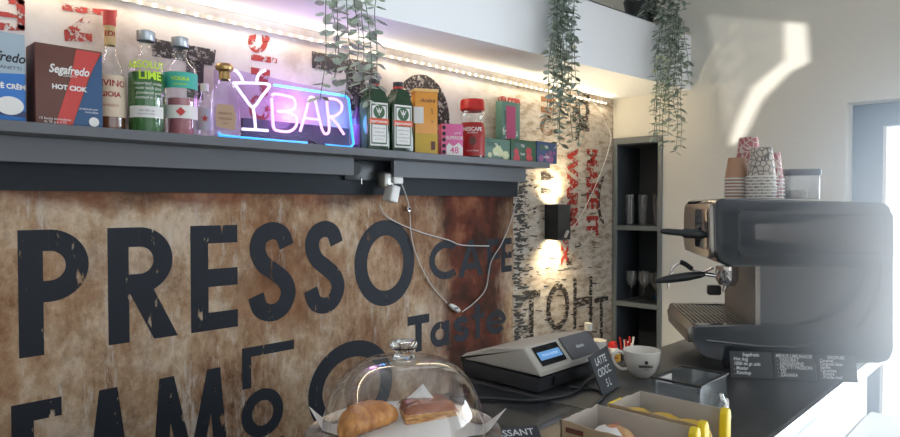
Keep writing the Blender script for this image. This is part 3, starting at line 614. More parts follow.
# liqueur bottle, half hidden by the carton
t_, r, H = bottle('liqueur_bottle', 'tall clear liqueur bottle with a cream and red label beside the chocolate box', 111, 12, 14, [(0, 0), (.95, 0), (1, .02), (1, .42), (.85, .52), (.45, .64), (.36, .72), (.34, .98), (0, .98)], M['glass'], 1.72)
obj('liquor', lathe(bm_new(), [(0, .004), (r * .93, .004), (r * .93, H * .12), (0, H * .12)], seg=24), mat('brown_liquor', (.16, .06, .03), .2), t_)
o = obj('label', label_arc(bm_new(), r, H * .12, H * .46, 1.5), mat('cream_label', (.66, .54, .40), .6), t_)
bm = bm_new(); text_bm(bm, 'DIVINO', r * .62, wrap(r, H * .39), bold=.0006); text_bm(bm, 'GIOIA', r * .5, wrap(r, H * .30), bold=.0006); text_bm(bm, 'AMARO', r * .3, wrap(r, H * .21)); obj('lettering', bm, mat('dark_red_print', (.30, .02, .02), .6), t_, False)
obj('neck_label', lathe(bm_new(), [(r * .37, H * .72), (r * .37, H * .88)], seg=20), mat('gold_red_label', (.52, .36, .16), .5), t_)
bm = bm_new(); text_bm(bm, 'EDI', r * .5, wrap(r * .38, H * .81), bold=.0005); obj('lettering', bm, bpy.data.materials['dark_red_print'], t_, False)
obj('cap', lathe(bm_new(), [(r * .40, H * .88), (r * .42, H * .90), (r * .42, H * 1.0), (0, H * 1.0)], seg=20), segred, t_)
# lime vodka
absp = [(0, 0), (.92, 0), (1, .02), (1, .60), (.92, .68), (.5, .755), (.40, .80), (.40, .86), (.46, .87), (.46, .88), (.40, .89), (.40, .93), (0, .93)]
capm = mat('silver_cap', (.42, .46, .50), .3, .6)
t_, r, H = bottle('vodka_bottle', 'clear vodka bottle with green base and yellow-green lettering on the shelf', 147, 31.5, 17.2, absp, M['glass'], 1.70)
obj('green_coating', lathe(bm_new(), [(0, .003), (r * .95, .003), (r * .97, H * .45), (r * .95, H * .58), (0, H * .58)], seg=32), mat('green_glass_coat', (.05, .24, .05), .25, trans=.45), t_)
bm = bm_new(); text_bm(bm, 'ABSOLUT', r * .56, wrap(r, H * .645), bold=.0007, sx=.9); text_bm(bm, 'LIME', r * .66, wrap(r, H * .545, .22), bold=.001, sx=.95); obj('lettering', bm, mat('lime_print', (.55, .80, .03), .5, emit=(.5, .8, .03), es=.0), t_, False)
bm = bm_new()
for k, s_ in enumerate(('Imported vodka', 'made with lime', 'produced and', 'bottled in ahus')): text_bm(bm, s_, r * .24, wrap(r, H * (.47 - .045 * k), .1), shear=.3)
obj('lettering', bm, M['paper'], t_, False)
obj('label', label_arc(bm_new(), r, H * .145, H * .255, 1.05), M['paper'], t_)
bm = bm_new(); text_bm(bm, '70cl 40% vol', r * .16, wrap(r + .0006, H * .21)); text_bm(bm, 'country of sweden', r * .13, wrap(r + .0006, H * .18)); obj('lettering', bm, M['grey_plastic'], t_, False)
obj('cap', lathe(bm_new(), [(r * .48, H * .90), (r * .50, H * .905), (r * .50, H * .995), (r * .47, H), (0, H)], seg=28), capm, t_)
# second vodka bottle
t_, r, H = bottle('vodka_bottle', 'clear vodka bottle with turquoise shoulder band and red diamond label on the shelf', 181, 38, 16.2, absp, M['glass'], 1.70)
obj('pink_liquor', lathe(bm_new(), [(0, .003), (r * .72, .003), (r * .72, H * .38), (0, H * .38)], seg=32), mat('pink_liquor', (.50, .16, .20), .25, trans=.3), t_)
obj('turquoise_band', label_arc(bm_new(), r, H * .47, H * .63, 1.35), mat('turquoise_label', (.05, .45, .36), .5), t_)
bm = bm_new(); text_bm(bm, 'VODKA', r * .3, wrap(r + .0006, H * .56), bold=.0004); text_bm(bm, 'premium', r * .22, wrap(r + .0006, H * .51)); obj('lettering', bm, bpy.data.materials['lime_print'], t_, False)
obj('label', label_arc(bm_new(), r, H * .17, H * .30, 1.3), M['paper'], t_)
obj('red_diamond', prism(bm_new(), [(0, H * .19), (r * .28, H * .235), (0, H * .28), (-r * .28, H * .235)], lambda a, c, d: (a, d, c), -r - .002, -r - .001), M['red'], t_, False)
obj('cap', lathe(bm_new(), [(r * .48, H * .90), (r * .50, H * .905), (r * .50, H * .995), (r * .47, H), (0, H)], seg=28), capm, t_)
# small clear bottle behind
t_, r, H = bottle('small_bottle', 'small clear bottle with a red star label between vodka and tequila bottles', 205, 84, 8, [(0, 0), (1, 0), (1, .62), (.5, .78), (.42, .98), (0, .98)], M['glass'], 1.72)
obj('label', label_arc(bm_new(), r, H * .15, H * .55, 1.2), mat('pale_blue_label', (.55, .55, .62), .5), t_)
bm = bm_new(); s5 = [((r * .5 if k % 2 == 0 else r * .2) * sin(R(36 * k)), H * .36 + (r * .5 if k % 2 == 0 else r * .2) * cos(R(36 * k))) for k in range(10)]
obj('star', prism(bm, s5, lambda a, c, d: (a, d, c), -r - .002, -r - .001), M['red'], t_, False)
obj('cap', lathe(bm_new(), [(r * .5, H * .86), (r * .5, H), (0, H)], seg=20), M['white_plastic'], t_)
# tequila bottle: flattened, flaring towards the base
x = sx(225, 1.640); p = oy(225, 140, 1.640); dep = (p - EYE).dot(Fw); k_ = dep / F
t_ = thing('tequila_bottle', 'clear wide-based tequila bottle with a gold stopper in front of the neon', 'bottle', (x, 1.640, ST), atan2(p.y, p.x) - pi / 2)
H = sz(224, 64, 1.640)
obj('bottle_body', prism(bm_new(), [(-13.5 * k_, .0), (14.5 * k_, .0), (15.5 * k_, .012), (12 * k_, H * .60), (8 * k_, H * .70), (5 * k_, H * .74), (5 * k_, H * .80), (-5 * k_, H * .80), (-5 * k_, H * .74), (-9 * k_, H * .70), (-12 * k_, H * .62), (-14.5 * k_, .012)], lambda a, c, d: (a, d, c), -.014, .014, .005, 3), M['glass'], t_)
obj('label', prism(bm_new(), [(-8 * k_, H * .14), (9.5 * k_, H * .10), (10.5 * k_, H * .30), (8 * k_, H * .44), (-7 * k_, H * .45), (-9 * k_, H * .32)], lambda a, c, d: (a, d, c), -.0152, -.0143), mat('tan_label', (.56, .38, .26), .6), t_, False)
bm = bm_new(); text_bm(bm, 'RESERVA', .0085, front(.001, -.0158, H * .32, -.04)); text_bm(bm, 'TEQUILA', .0085, front(.001, -.0158, H * .25, -.04)); text_bm(bm, 'anejo', .006, front(.001, -.0158, H * .19, -.04)); obj('lettering', bm, brown, t_, False)
gold = mat('antique_gold', (.42, .28, .12), .3, .9)
obj('stopper', lathe(bm_new(), [(4.6 * k_, H * .78), (5.6 * k_, H * .79), (5.4 * k_, H * .89), (8.5 * k_, H * .92), (9 * k_, H * .96), (7 * k_, H), (0, H * .99)], seg=12), gold, t_)
# little tea light jar in front of the neon end
t_, r, H = bottle('purple_bottle', 'narrow dark purple bottle between the neon sign and the green bottles', 358, 96, 7, [(0, 0), (1, 0), (1, .55), (.9, .62), (.42, .74), (.40, .98), (0, .98)], mat('purple_glass', (.06, .02, .12), .15, coat=.5), 1.752)
obj('label', label_arc(bm_new(), r, H * .12, H * .48, 1.1), mat('violet_label', (.20, .06, .34), .5), t_)
obj('cap', lathe(bm_new(), [(r * .46, H * .80), (r * .48, H), (0, H)], seg=20), M['black_matte'], t_)
# herbal liqueur bottles (square, green)
def herb(px, wl_px, py_top, label):
    Y = 1.70; p = oy(px, 140, Y); dep = (p - EYE).dot(Fw); k = dep / F; H = sz(px, py_top, Y)
    t = thing('herbal_liqueur_bottle', label, 'bottle', (p.x, Y, ST), R(-10), 'square green liqueur bottles'); w = wl_px * k
    gm = bpy.data.materials.get('dark_green_glass') or mat('dark_green_glass', (.012, .045, .018), .12, coat=.5)
    prof = [(-1, 0), (1, 0), (1, .66), (.93, .70), (.42, .80), (.36, .83), (.36, .90), (-.36, .90), (-.36, .83), (-.42, .80), (-.93, .70), (-1, .66)]
    obj('bottle_body', prism(bm_new(), [(a * w, c * H) for a, c in prof], lambda a, c, d: (a, d, c), -.030, .030, .007, 3), gm, t)
    pm = bpy.data.materials.get('label_green_rim') or mat('label_green_rim', (.03, .10, .04), .5)
    fr = lambda x0, x1, z0, z1, y: prism(bm_new(), [(x0 * w, z0 * H), (x1 * w, z0 * H), (x1 * w, z1 * H), (x0 * w, z1 * H)], lambda a, c, d: (a, d, c), y - .0004, y)
    obj('label', fr(-.76, .76, .07, .665, -.0304), M['paper'], t, False); obj('label_border', fr(-.68, .68, .095, .64, -.0308), pm, t, False)
    obj('lower_label', fr(-.60, .60, .115, .36, -.0312), M['paper'], t, False); obj('orange_band', fr(-.84, .84, .37, .445, -.0316), mat('orange_band', (.72, .10, .03), .5), t, False)
    obj('upper_label', fr(-.60, .60, .45, .62, -.0312), M['paper'], t, False)
    obj('roundel', prism(bm_new(), [(w * .50 * cos(R(a)), H * .535 + w * .50 * sin(R(a))) for a in range(0, 360, 15)], lambda a, c, d: (a, d, c), -.0318, -.0313), pm, t, False)
    bm = bm_new(); bm2 = bm_new()
    for s_ in (-1, 1):   # stag: antlers, neck and head as simple strokes
        text_bm(bm, 'V', w * .55, front(s_ * w * .10, -.0322, H * .55), bold=.0002)
    text_bm(bm, 'Y', w * .6, front(0, -.0322, H * .52)); obj('emblem', bm, M['paper'], t, False)
    text_bm(bm2, 'Jagermeister', w * .30, front(0, -.0322, H * .407), bold=.0003); obj('lettering', bm2, M['paper'], t, False)
    bm3 = bm_new()
    for k3 in range(4): text_bm(bm3, ['KRAUTER LIKOR', 'selected herbs', 'mast wolfenbuttel', '0.7 l 35% vol'][k3], w * .14, front(0, -.0322, H * (.31 - .05 * k3)))
    obj('lettering', bm3, pm, t, False)
    obj('cap', lathe(bm_new(), [(w * .38, H * .885), (w * .42, H * .89), (w * .42, H * .995), (0, H)], seg=20), M['black_plastic'], t)
    obj('cap_band', lathe(bm_new(), [(w * .425, H * .90), (w * .425, H * .93)], seg=20), segred, t)
herb(374.5, 13, 79.5, 'left of the two square dark green liqueur bottles with stag labels')
herb(398.5, 13, 82.5, 'right of the two square dark green liqueur bottles with stag labels')
# amber tin with a note
Y = 1.69; p = oy(424.5, 140, Y); k = (p - EYE).dot(Fw) / F; H = sz(424, 90, Y)
t_ = thing('amber_canister', 'tall square amber canister with a small white note stuck on it', 'canister', (p.x, Y, ST), atan2(p.y, p.x) - pi / 2 + .25)
am = mat('amber_tin', (.78, .33, .03), .35, coat=.3)
w = 12.2 * k
obj('canister_body', prism(bm_new(), [(-w * .93, -.028), (w * .93, -.028), (w * .93, .03), (-w * .93, .03)], lambda a, c, d: (a, c, d), 0, H * .97, .003), am, t_)
obj('lower_band', prism(bm_new(), [(-w * .945, -.0286), (w * .945, -.0286), (w * .945, .0306), (-w * .945, .0306)], lambda a, c, d: (a, c, d), .001, H * .32), mat('olive_band', (.58, .38, .03), .4), t_, False)
obj('lid', prism(bm_new(), [(-w * 1.02, -.031), (w * 1.02, -.031), (w * 1.02, .033), (-w * 1.02, .033)], lambda a, c, d: (a, c, d), H * .95, H, .002), mat('pale_amber_lid', (.80, .50, .18), .4), t_)
obj('note', box(bm_new(), -w * 1.05, -w * .25, -.030, -.0288, H * .47, H * .72), M['paper'], t_, False)
bm = bm_new(); text_bm(bm, 'Ambra', .02, front(w * .1, -.0290, H * .82), shear=.3, bold=.0002); text_bm(bm, 'gold', .012, front(w * .5, -.0290, H * .66, -pi / 2)); text_bm(bm, 'te', .012, front(w * .5, -.0290, H * .5, -pi / 2)); obj('lettering', bm, brown, t_, False)
obj('barcode', box(bm_new(), w * .38, w * .72, -.0300, -.0290, H * .07, H * .20), brown, t_, False)
# pink tea box
Y = 1.665; p = oy(450.5, 140, Y); k = (p - EYE).dot(Fw) / F; H = sz(450, 124.5, Y); rz = atan2(p.y, p.x) - pi / 2 + .3
t_ = thing('pink_box', 'small pink and white carton with a column of black dots', 'box', (p.x, Y, ST), rz); w = 11.2 * k
obj('carton', box(bm_new(), -w, w, -.022, .022, 0, H, .001), mat('pink_card', (.68, .14, .34), .5), t_)
bm = bm_new(); prism(bm, [(-w * .55, .002), (w * .98, .002), (w * .98, H * .28), (w * .6, H * .42), (w * .1, H * .30), (-w * .3, H * .4), (-w * .55, H * .3)], lambda a, c, d: (a, d, c), -.0226, -.0221); obj('white_print', bm, M['paper'], t_, False)
bm = bm_new()
for q in range(5): prism(bm, [(-w * .77 + w * .17 * cos(R(a)), H * (.12 + .19 * q) + w * .17 * sin(R(a))) for a in range(0, 360, 30)], lambda a, c, d: (a, d, c), -.0227, -.0221)
obj('black_dots', bm, M['black_matte'], t_, False)
bm = bm_new(); text_bm(bm, 'SUPERIOR', w * .42, front(w * .22, -.0230, H * .56), sx=.85, bold=.0003); text_bm(bm, 'pink', w * .35, front(w * .5, -.0230, H * .72)); obj('lettering', bm, M['paper'], t_, False)
bm = bm_new(); text_bm(bm, '48', w * .8, front(w * .2, -.0230, H * .17), bold=.0005); obj('lettering', bm, bpy.data.materials['pink_card'], t_, False)
# instant coffee jar
t_, r, H = bottle('coffee_jar', 'red instant coffee jar with a red lid and clear shoulder', 472.5, 100, 12.4, [(0, 0), (.92, 0), (.98, .03), (.98, .5), (.86, .60), (1.0, .70), (1.0, .76), (.86, .82), (.82, .86), (0, .86)], M['glass'], 1.68)
obj('coffee', lathe(bm_new(), [(0, .004), (r * .90, .004), (r * .90, H * .5), (0, H * .5)], seg=32), mat('instant_coffee', (.08, .03, .015), .8), t_)
obj('label', lathe(bm_new(), [(r * .995, H * .03), (r * 1.0, H * .30), (r * .995, H * .52), (r * .90, H * .60)], seg=32), mat('red_wrap', (.36, .015, .015), .4), t_)
obj('lid', lathe(bm_new(), [(r * .86, H * .80), (r * 1.0, H * .83), (r * .98, H * .97), (r * .9, H), (0, H)], seg=32), M['red'], t_)
bm = bm_new(); text_bm(bm, 'NESCAFE', r * .42, wrap(r, H * .48), bold=.0006, sx=.95); text_bm(bm, 'BRASERO', r * .2, wrap(r, H * .42)); text_bm(bm, 'classic blend', r * .2, wrap(r, H * .12)); obj('lettering', bm, M['paper'], t_, False)
obj('cup_print', prism(bm_new(), [(r * .3 * cos(R(a)), H * .28 + r * .34 * sin(R(a))) for a in range(0, 360, 20)], lambda a, c, d: (a, d, c), -r - .003, -r - .0015), brown, t_, False)
# tea boxes at the end of the shelf
def teabox(pxa, pxb, pyt, c1, c2, label, words, Y=1.66, base=0, rot=.0, d=.06, prints=None):
    xa_, xb_ = sx(pxa, Y), sx(pxb, Y); H = oy((pxa + pxb) / 2, pyt, Y).z - ST - base; w = (xb_ - xa_) / 2
    t = thing('tea_box', label, 'box', ((xa_ + xb_) / 2, Y + d / 2, ST + base), rot, 'tea boxes at the end of the shelf')
    obj('carton', box(bm_new(), -w, w, -d / 2, d / 2, 0, H, .001), mat('tea_card', c1, .5), t)
    rr = random.Random(pxa); bm = bm_new()
    for q in range(prints or 7):
        cx_, cz_, s_ = rr.uniform(-w * .7, w * .7), rr.uniform(H * .12, H * .5), rr.uniform(.12, .25) * min(w, H)
        prism(bm, [(cx_ + s_ * 1.2 * cos(R(a)), cz_ + s_ * sin(R(a))) for a in range(0, 360, 60)], lambda a, c, dd: (a, dd, c), -d / 2 - .0008 - q * .00004, -d / 2 - .0003)
    obj('fruit_print', bm, mat('tea_print', c2, .5), t, False)
    obj('brand_panel', box(bm_new(), -w * .75, w * .2, -d / 2 - .0009, -d / 2 - .0002, H * .62, H * .84), mat('tea_panel', (.05, .12, .09), .5), t, False)
    bm = bm_new()
    for z_, s_ in words: text_bm(bm, s_, H * .17, front(-w * .1, -d / 2 - .0014, H * z_), bold=.0003, sx=.9)
    obj('lettering', bm, M['paper'], t, False); return t, H
teabox(484, 510, 139, (.10, .20, .16), (.60, .62, .36), 'grey-green tea box with pale fruit print right of the coffee jar', [(.72, 'TEA'), (.3, 'mela')])
teabox(511, 536, 140, (.04, .11, .06), (.55, .04, .06), 'dark green tea box with red fruit print in the middle of the row', [(.72, 'TEA'), (.35, 'frutti')])
teabox(537, 557, 142, (.045, .08, .19), (.30, .10, .25), 'small blue tea box with purple print at the right end of the shelf', [(.75, 'TEA'), (.3, 'mirtillo')], d=.05)
t_, hh_ = teabox(502, 520, 102, (.10, .22, .18), (.12, .45, .40), 'tall narrow pink and green tea box behind the row of tea boxes', [(.5, 'fragola'), (.4, 'rosa')], Y=1.735, d=.035)
obj('pink_panel', box(bm_new(), -.035, .028, -.0192, -.0186, hh_ * .35, hh_ * .93), mat('magenta_panel', (.45, .05, .16), .5), t_, False)

# ------------------------------------------------------------------ neon sign
NYY = 1.672
ns = thing('neon_sign', 'lit neon BAR sign with a cocktail glass and blue border on the shelf', 'neon sign', (0, 0, 0))
nl = oy(219, 136, NYY); nr = oy(352, 148, NYY); 
q1, q2, q3, q4 = oy(217, 135.5, NYY), oy(353, 148, NYY), oy(350, 95, NYY), oy(262, 78, NYY)
zt = (q3.z + oy(273, 85.5, NYY).z) / 2; zb = ST + .004
ac = obj('backing_sheet', prism(bm_new(), [(q1.x, zb - .003), (q2.x + .004, zb - .003), (q2.x + .004, zt + .006), (q1.x + .02, zt + .03), (q1.x, zt + .02)], lambda a, c, d: (a, d, c), NYY + .012, NYY + .016), thin_glass('sign_sheet', (.86, .80, .95), .015, .12, .15), ns, False)
dk = oy(243, 128, NYY + .03); dk2 = oy(349, 128, NYY + .03)
obj('power_box', box(bm_new(), dk.x, dk2.x, NYY + .028, NYY + .045, ST + .001, ST + .068, .002), mat('dark_power_box', (.10, .10, .14), .5), ns)
def neon(name, pts, m, r=.0042, n=8, raw=False):
    P = [oy(a, b_, NYY) for a, b_ in pts]
    o = obj(name, tube(bm_new(), P if raw else smooth_pts(P, n), r, 10), m, ns); return o
nw = mat('neon_white', (.3, .3, .4), .4, emit=(.80, .76, 1.0), es=1.25); npk = mat('neon_pink', (.4, .2, .3), .4, emit=(1.0, .60, .92), es=1.2)
nb = mat('neon_blue', (.1, .5, 1), .4, emit=(.02, .36, 1.0), es=1.2); nc = mat('neon_cyan', (.3, .8, 1), .4, emit=(.12, .62, 1.0), es=1.05)
neon('border_tube', [(219, 132), (219, 135), (240, 137.5), (285, 141.5), (307, 143)], nb, raw=True, n=3); neon('border_tube', [(325, 145), (345, 147), (351, 147), (353.5, 144), (351, 122), (348.5, 99), (346, 96.5), (340, 95)], nb, raw=True)
neon('border_tube', [(340, 95), (310, 90.5), (274, 85)], nc, raw=True)
o = obj('joining_wire', tube(bm_new(), smooth_pts([oy(307, 143, NYY), oy(312, 141.5, NYY - .004), oy(318, 145, NYY - .003), oy(325, 145, NYY)], 6), .003, 6), M['black_matte'], ns)
neon('glass_tube', [(233, 83), (250, 83), (267, 84), (269, 87), (262, 96), (253, 107), (244, 97), (236, 86), (233, 83)], nw, n=6); neon('stem_tube', [(253, 107), (254.5, 117), (255.5, 129)], nw); neon('foot_tube', [(242, 129), (256, 129.8), (268, 130.6)], nw)
neon('straw_tube', [(256.5, 81), (259, 74), (265.5, 70)], nw); neon('lemon_tube', [(229, 69), (236, 71), (241, 77), (243, 82)], nw)
neon('letter_tube', [(272, 96), (274, 94), (285, 95.5), (293, 98), (295.5, 104), (292, 110), (277, 111.5), (288, 112.5), (296, 117), (296, 126), (289, 131.5), (277, 130.5), (273.5, 127), (272.5, 115), (271.5, 98)], npk, n=6)
neon('letter_tube', [(300, 131.5), (305, 115), (309, 99), (312, 97), (315, 100), (318.5, 115), (322, 129), (325.5, 134), (329, 131), (328.5, 118), (327, 104), (328.5, 99), (336, 99.5), (341.5, 104), (341, 111), (335, 116), (329, 116.5)], npk, n=6)
neon('letter_tube', [(330, 116.5), (337, 124), (344, 134.5)], npk); neon('letter_tube', [(305, 118), (312, 119), (318, 119.5)], npk)
for px_ in (228, 345): 
    q = oy(px_, 140, NYY + .02); obj('stand_foot', box(bm_new(), q.x - .012, q.x + .012, NYY - .012, NYY + .035, ST, ST + .004, .001), M['acrylic'], ns)
lamp('neon_glow', 'POINT', oy(300, 112, NYY - .04), .5, (.85, .35, 1), shadow_soft_size=.05)
lamp('neon_glow', 'POINT', oy(345, 120, NYY + .07), .45, (.15, .45, 1), shadow_soft_size=.04)
lamp('neon_glow', 'POINT', oy(300, 112, NYY + .075), .75, (.85, .35, 1), shadow_soft_size=.04)

# ------------------------------------------------------------------ cash register
rx, ry = 1.25, .897
cr = thing('cash_register', 'beige cash register with a blue lit display on the bar counter', 'cash register', (rx, ry, CT + .001))
fx = lambda a, c, d: (d, a, c)
obj('register_base', prism(bm_new(), [(.012, .004), (.25, .004), (.262, .045), (.004, .040)], fx, .006, .27, .005), mat('dark_grey_plastic', (.045, .048, .055), .45), cr)
top = [(0, .046), (.262, .047), (.262, .050), (.240, .064), (.15, .090), (.062, .108), (.048, .108), (.0, .056)]
obj('register_cover', prism(bm_new(), top, fx, 0, .285, .006, 3), M['beige_plastic'], cr)
sl = Vector((0, .048, .054)).normalized()
def onface(x, s, h=.0012): q = Vector((x, 0, .056)) + sl * s + Vector((0, -sl.z, sl.y)) * h; return tuple(q)
bm = bm_new()
def facebox(bm, x0, x1, s0, s1, h0, h1):
    P = [onface(x0, s0, h0), onface(x1, s0, h0), onface(x1, s1, h0), onface(x0, s1, h0)]; Q = [onface(x0, s0, h1), onface(x1, s0, h1), onface(x1, s1, h1), onface(x0, s1, h1)]
    a = [bm.verts.new(p) for p in P]; b = [bm.verts.new(p) for p in Q]; bm.faces.new(a[::-1]); bm.faces.new(b)
    for i in range(4): bm.faces.new((a[i], a[(i + 1) % 4], b[(i + 1) % 4], b[i]))
    return bm
disp = obj('display', facebox(bm, .022, .125, .012, .064, .0006, .0016), mat('display_black', (.012, .014, .018), .2), cr, False)
obj('lit_screen', facebox(bm_new(), .028, .119, .026, .048, .0018, .0024), mat('display_blue', (.05, .2, .5), .4, emit=(.20, .38, .58), es=.5), disp, False)
bm = bm_new(); text_bm(bm, 'TOTAL 0.00 EUR', .009, lambda x, y: onface(.073 + x, .037 + y, .0028)); obj('lettering', bm, mat('display_text', (.5, .7, .9), .4, emit=(.6, .8, 1), es=.6), disp, False)
obj('key_cover', facebox(bm_new(), .142, .276, .006, .070, .0004, .004), M['grey_plastic'], cr)
bm = bm_new(); text_bm(bm, 'datecs', .014, lambda x, y: onface(.20 + x, .035 + y, .0068), bold=.0003); obj('lettering', bm, M['chalk'], cr, False)
obj('port_cover', box(bm_new(), .06, .20, .000, .004, .012, .036, .001), M['black_matte'], cr)
o = tag(obj('black_cable', tube(bm_new(), smooth_pts([(rx + .27, ry - .012, CT + .012), (rx + .17, ry - .03, CT + .014), (rx + .06, ry - .05, CT + .006), (rx - .05, ry - .01, CT + .005), (rx - .10, ry + .06, CT + .005), (rx - .16, ry + .14, CT + .005)], 8), .0035, 8), M['black_plastic']), 'black cable looping on the counter in front of the cash register', 'cable')
tag(obj('black_cable', tube(bm_new(), smooth_pts([(rx + .10, ry - .016, CT + .006), (rx + .13, ry - .07, CT + .005), (rx + .10, ry - .11, CT + .005), (rx + .03, ry - .13, CT + .005), (rx - .03, ry - .15, CT + .005)], 8), .003, 8), M['black_plastic']), 'thin dark cable trailing from the register towards the snack boxes', 'cable')

# price card leaning
pc = thing('price_card', 'small chalk price card leaning between the cash register and the mug', 'sign', (0, 0, 0))
a, b_, c, d = Vector((1.348, .787, CT + .002)), Vector((1.464, .806, CT + .002)), Vector((1.475, .850, CT + .093)), Vector((1.352, .828, CT + .088))
n = (b_ - a).cross(d - a).normalized(); 
def hexa(bm, q, n, t):
    A = [bm.verts.new(p) for p in q]; B = [bm.verts.new(p - n * t) for p in q]; bm.faces.new(A); bm.faces.new(B[::-1])
    for i in range(len(q)): bm.faces.new((A[i], B[i], B[(i + 1) % len(q)], A[(i + 1) % len(q)]))
    return bm
obj('card_board', hexa(bm_new(), [a, b_, c, d], n, .003), M['slate'], pc, False)
def onq(a, b_, d, n, h=.0006):
    ex = (b_ - a); ey = (d - a)
    return lambda u, v: tuple(a + ex * u + ey * v + n * h)
bm = bm_new(); g = onq(a, b_, d, n); L1 = (b_ - a).length; L2 = (d - a).length
for k, (s_, z_) in enumerate((('LATTE', .80), ('CIOCC.', .52), ('5 L', .22))): text_bm(bm, s_, .026, lambda x, y, z_=z_: g(.48 + x / L1, z_ + y / L2), bold=.0003, sx=.95, shear=.2)
obj('lettering', bm, M['chalk'], pc, False)
obj('card_foot', box(bm_new(), 1.385, 1.425, .815, .86, CT + .001, CT + .006), M['slate'], pc, False)

# mug
mg = thing('coffee_mug', 'large white coffee mug with a small dark logo on the counter', 'mug', (1.588, .812, CT + .001), R(-63))
obj('mug_body', lathe(bm_new(), [(0, .003), (.022, .003), (.024, 0), (.026, .002), (.038, .018), (.046, .042), (.049, .068), (.0475, .0695), (.046, .067), (.043, .042), (.035, .020), (.02, .007), (0, .006)], seg=48), M['porcelain'], mg)
o = obj('handle', tube(bm_new(), smooth_pts([(-.046, 0, .058), (-.062, 0, .064), (-.075, 0, .052), (-.072, 0, .034), (-.055, 0, .018), (-.038, 0, .018)], 6), [.0045] * 31, 10), M['porcelain'], mg); o.rotation_euler = (0, 0, R(13))
bm = bm_new(); am_ = R(14)
text_bm(bm, 'ESPRESSO', .0085, wrap(.0478, .035, am_, .0007), bold=.0004); text_bm(bm, 'milano', .005, wrap(.0462, .027, am_, .0007))
for p in ([(-.004, 0), (.004, 0), (.0035, .008), (-.0035, .008)],):
    f_ = wrap(.0484, .042, am_, .0010); bm.faces.new([bm.verts.new(f_(*q)) for q in p])
obj('logo', bm, M['black_matte'], mg, False)

# ketchup, sticks and bottles on the back bar
kb = oy(613, 345, 1.62); BB = .776
kp = thing('ketchup_bottle', 'white squeeze bottle with a red cap and yellow label behind the mug', 'bottle', (kb.x, 1.62, BB), R(-50))
hh = kb.z - BB + .02
obj('bottle_body', lathe(bm_new(), [(0, 0), (.036, 0), (.037, hh * .5), (.034, hh * .66), (.022, hh * .80), (0, hh * .80)], seg=28), M['paper'], kp)
obj('cap', lathe(bm_new(), [(.023, hh * .79), (.023, hh * .88), (.016, hh * .97), (0, hh)], seg=24), M['red'], kp)
obj('label', label_arc(bm_new(), .0372, hh * .25, hh * .62, 1.2), mat('yellow_label', (.75, .42, .05), .5), kp)
bm = bm_new(); text_bm(bm, 'salsa', .02, wrap(.038, hh * .5), bold=.0005); obj('lettering', bm, M['red'], kp, False)
cupm = mat('striped_cup', (.35, .12, .10), .6)
sp = oy(628, 343, 1.58); st = thing('stick_cup', 'dark cup of red and white striped sugar sticks behind the mug', 'cup', (sp.x, 1.58, BB))
hc = sp.z - BB - .04
obj('cup_body', lathe(bm_new(), [(0, 0), (.03, 0), (.04, hc), (.038, hc), (.028, .003), (0, .003)], seg=24), M['grey_plastic'], st)
rr = random.Random(5); zr = worn('red_stripes', (.45, .03, .03), 60, .5, .52)
for i in range(9):
    a_ = rr.uniform(0, 6.28); q = .026 * rr.random() + .006; o = obj('sugar_stick', tube(bm_new(), [(q * .6 * cos(a_), q * .6 * sin(a_), .01), (q * 1.4 * cos(a_), q * 1.4 * sin(a_), hc + rr.uniform(.045, .07))], .005, 6), M['paper'] if i % 2 else M['red'], st)
for i, (px_, pyt, lab, cm) in enumerate(((588.5, 323, 'white capped syrup bottle at the wall behind the cash register', 'paper'), (597, 340, 'low pale cream jar behind the price card', 'paper'))):
    q = oy(px_, pyt, 1.66); h = q.z - BB; t = thing('syrup_bottle' if i == 0 else 'cream_jar', lab, 'bottle' if i == 0 else 'jar', (q.x, 1.66, BB)); r = .030 if i == 0 else .045
    obj('bottle_body' if i == 0 else 'jar_body', lathe(bm_new(), [(0, 0), (r, 0), (r, h * .55), (r * .9, h * .68), (.014, h * .84), (.014, h * .9), (0, h * .9)] if i == 0 else [(0, 0), (r, 0), (r, h * .85), (0, h * .85)], seg=24), mat('brown_syrup', (.10, .04, .02), .2, coat=.4) if i == 0 else M['porcelain'], t)
    if i == 0: obj('label', label_arc(bm_new(), r, h * .2, h * .5, 2.2), mat('cream_paper', (.55, .42, .30), .6), t)
    obj('cap', lathe(bm_new(), [(.019 if i == 0 else r * 1.04, h * (.86)), (.019 if i == 0 else r * 1.04, h), (0, h)], seg=24), M['porcelain'], t)

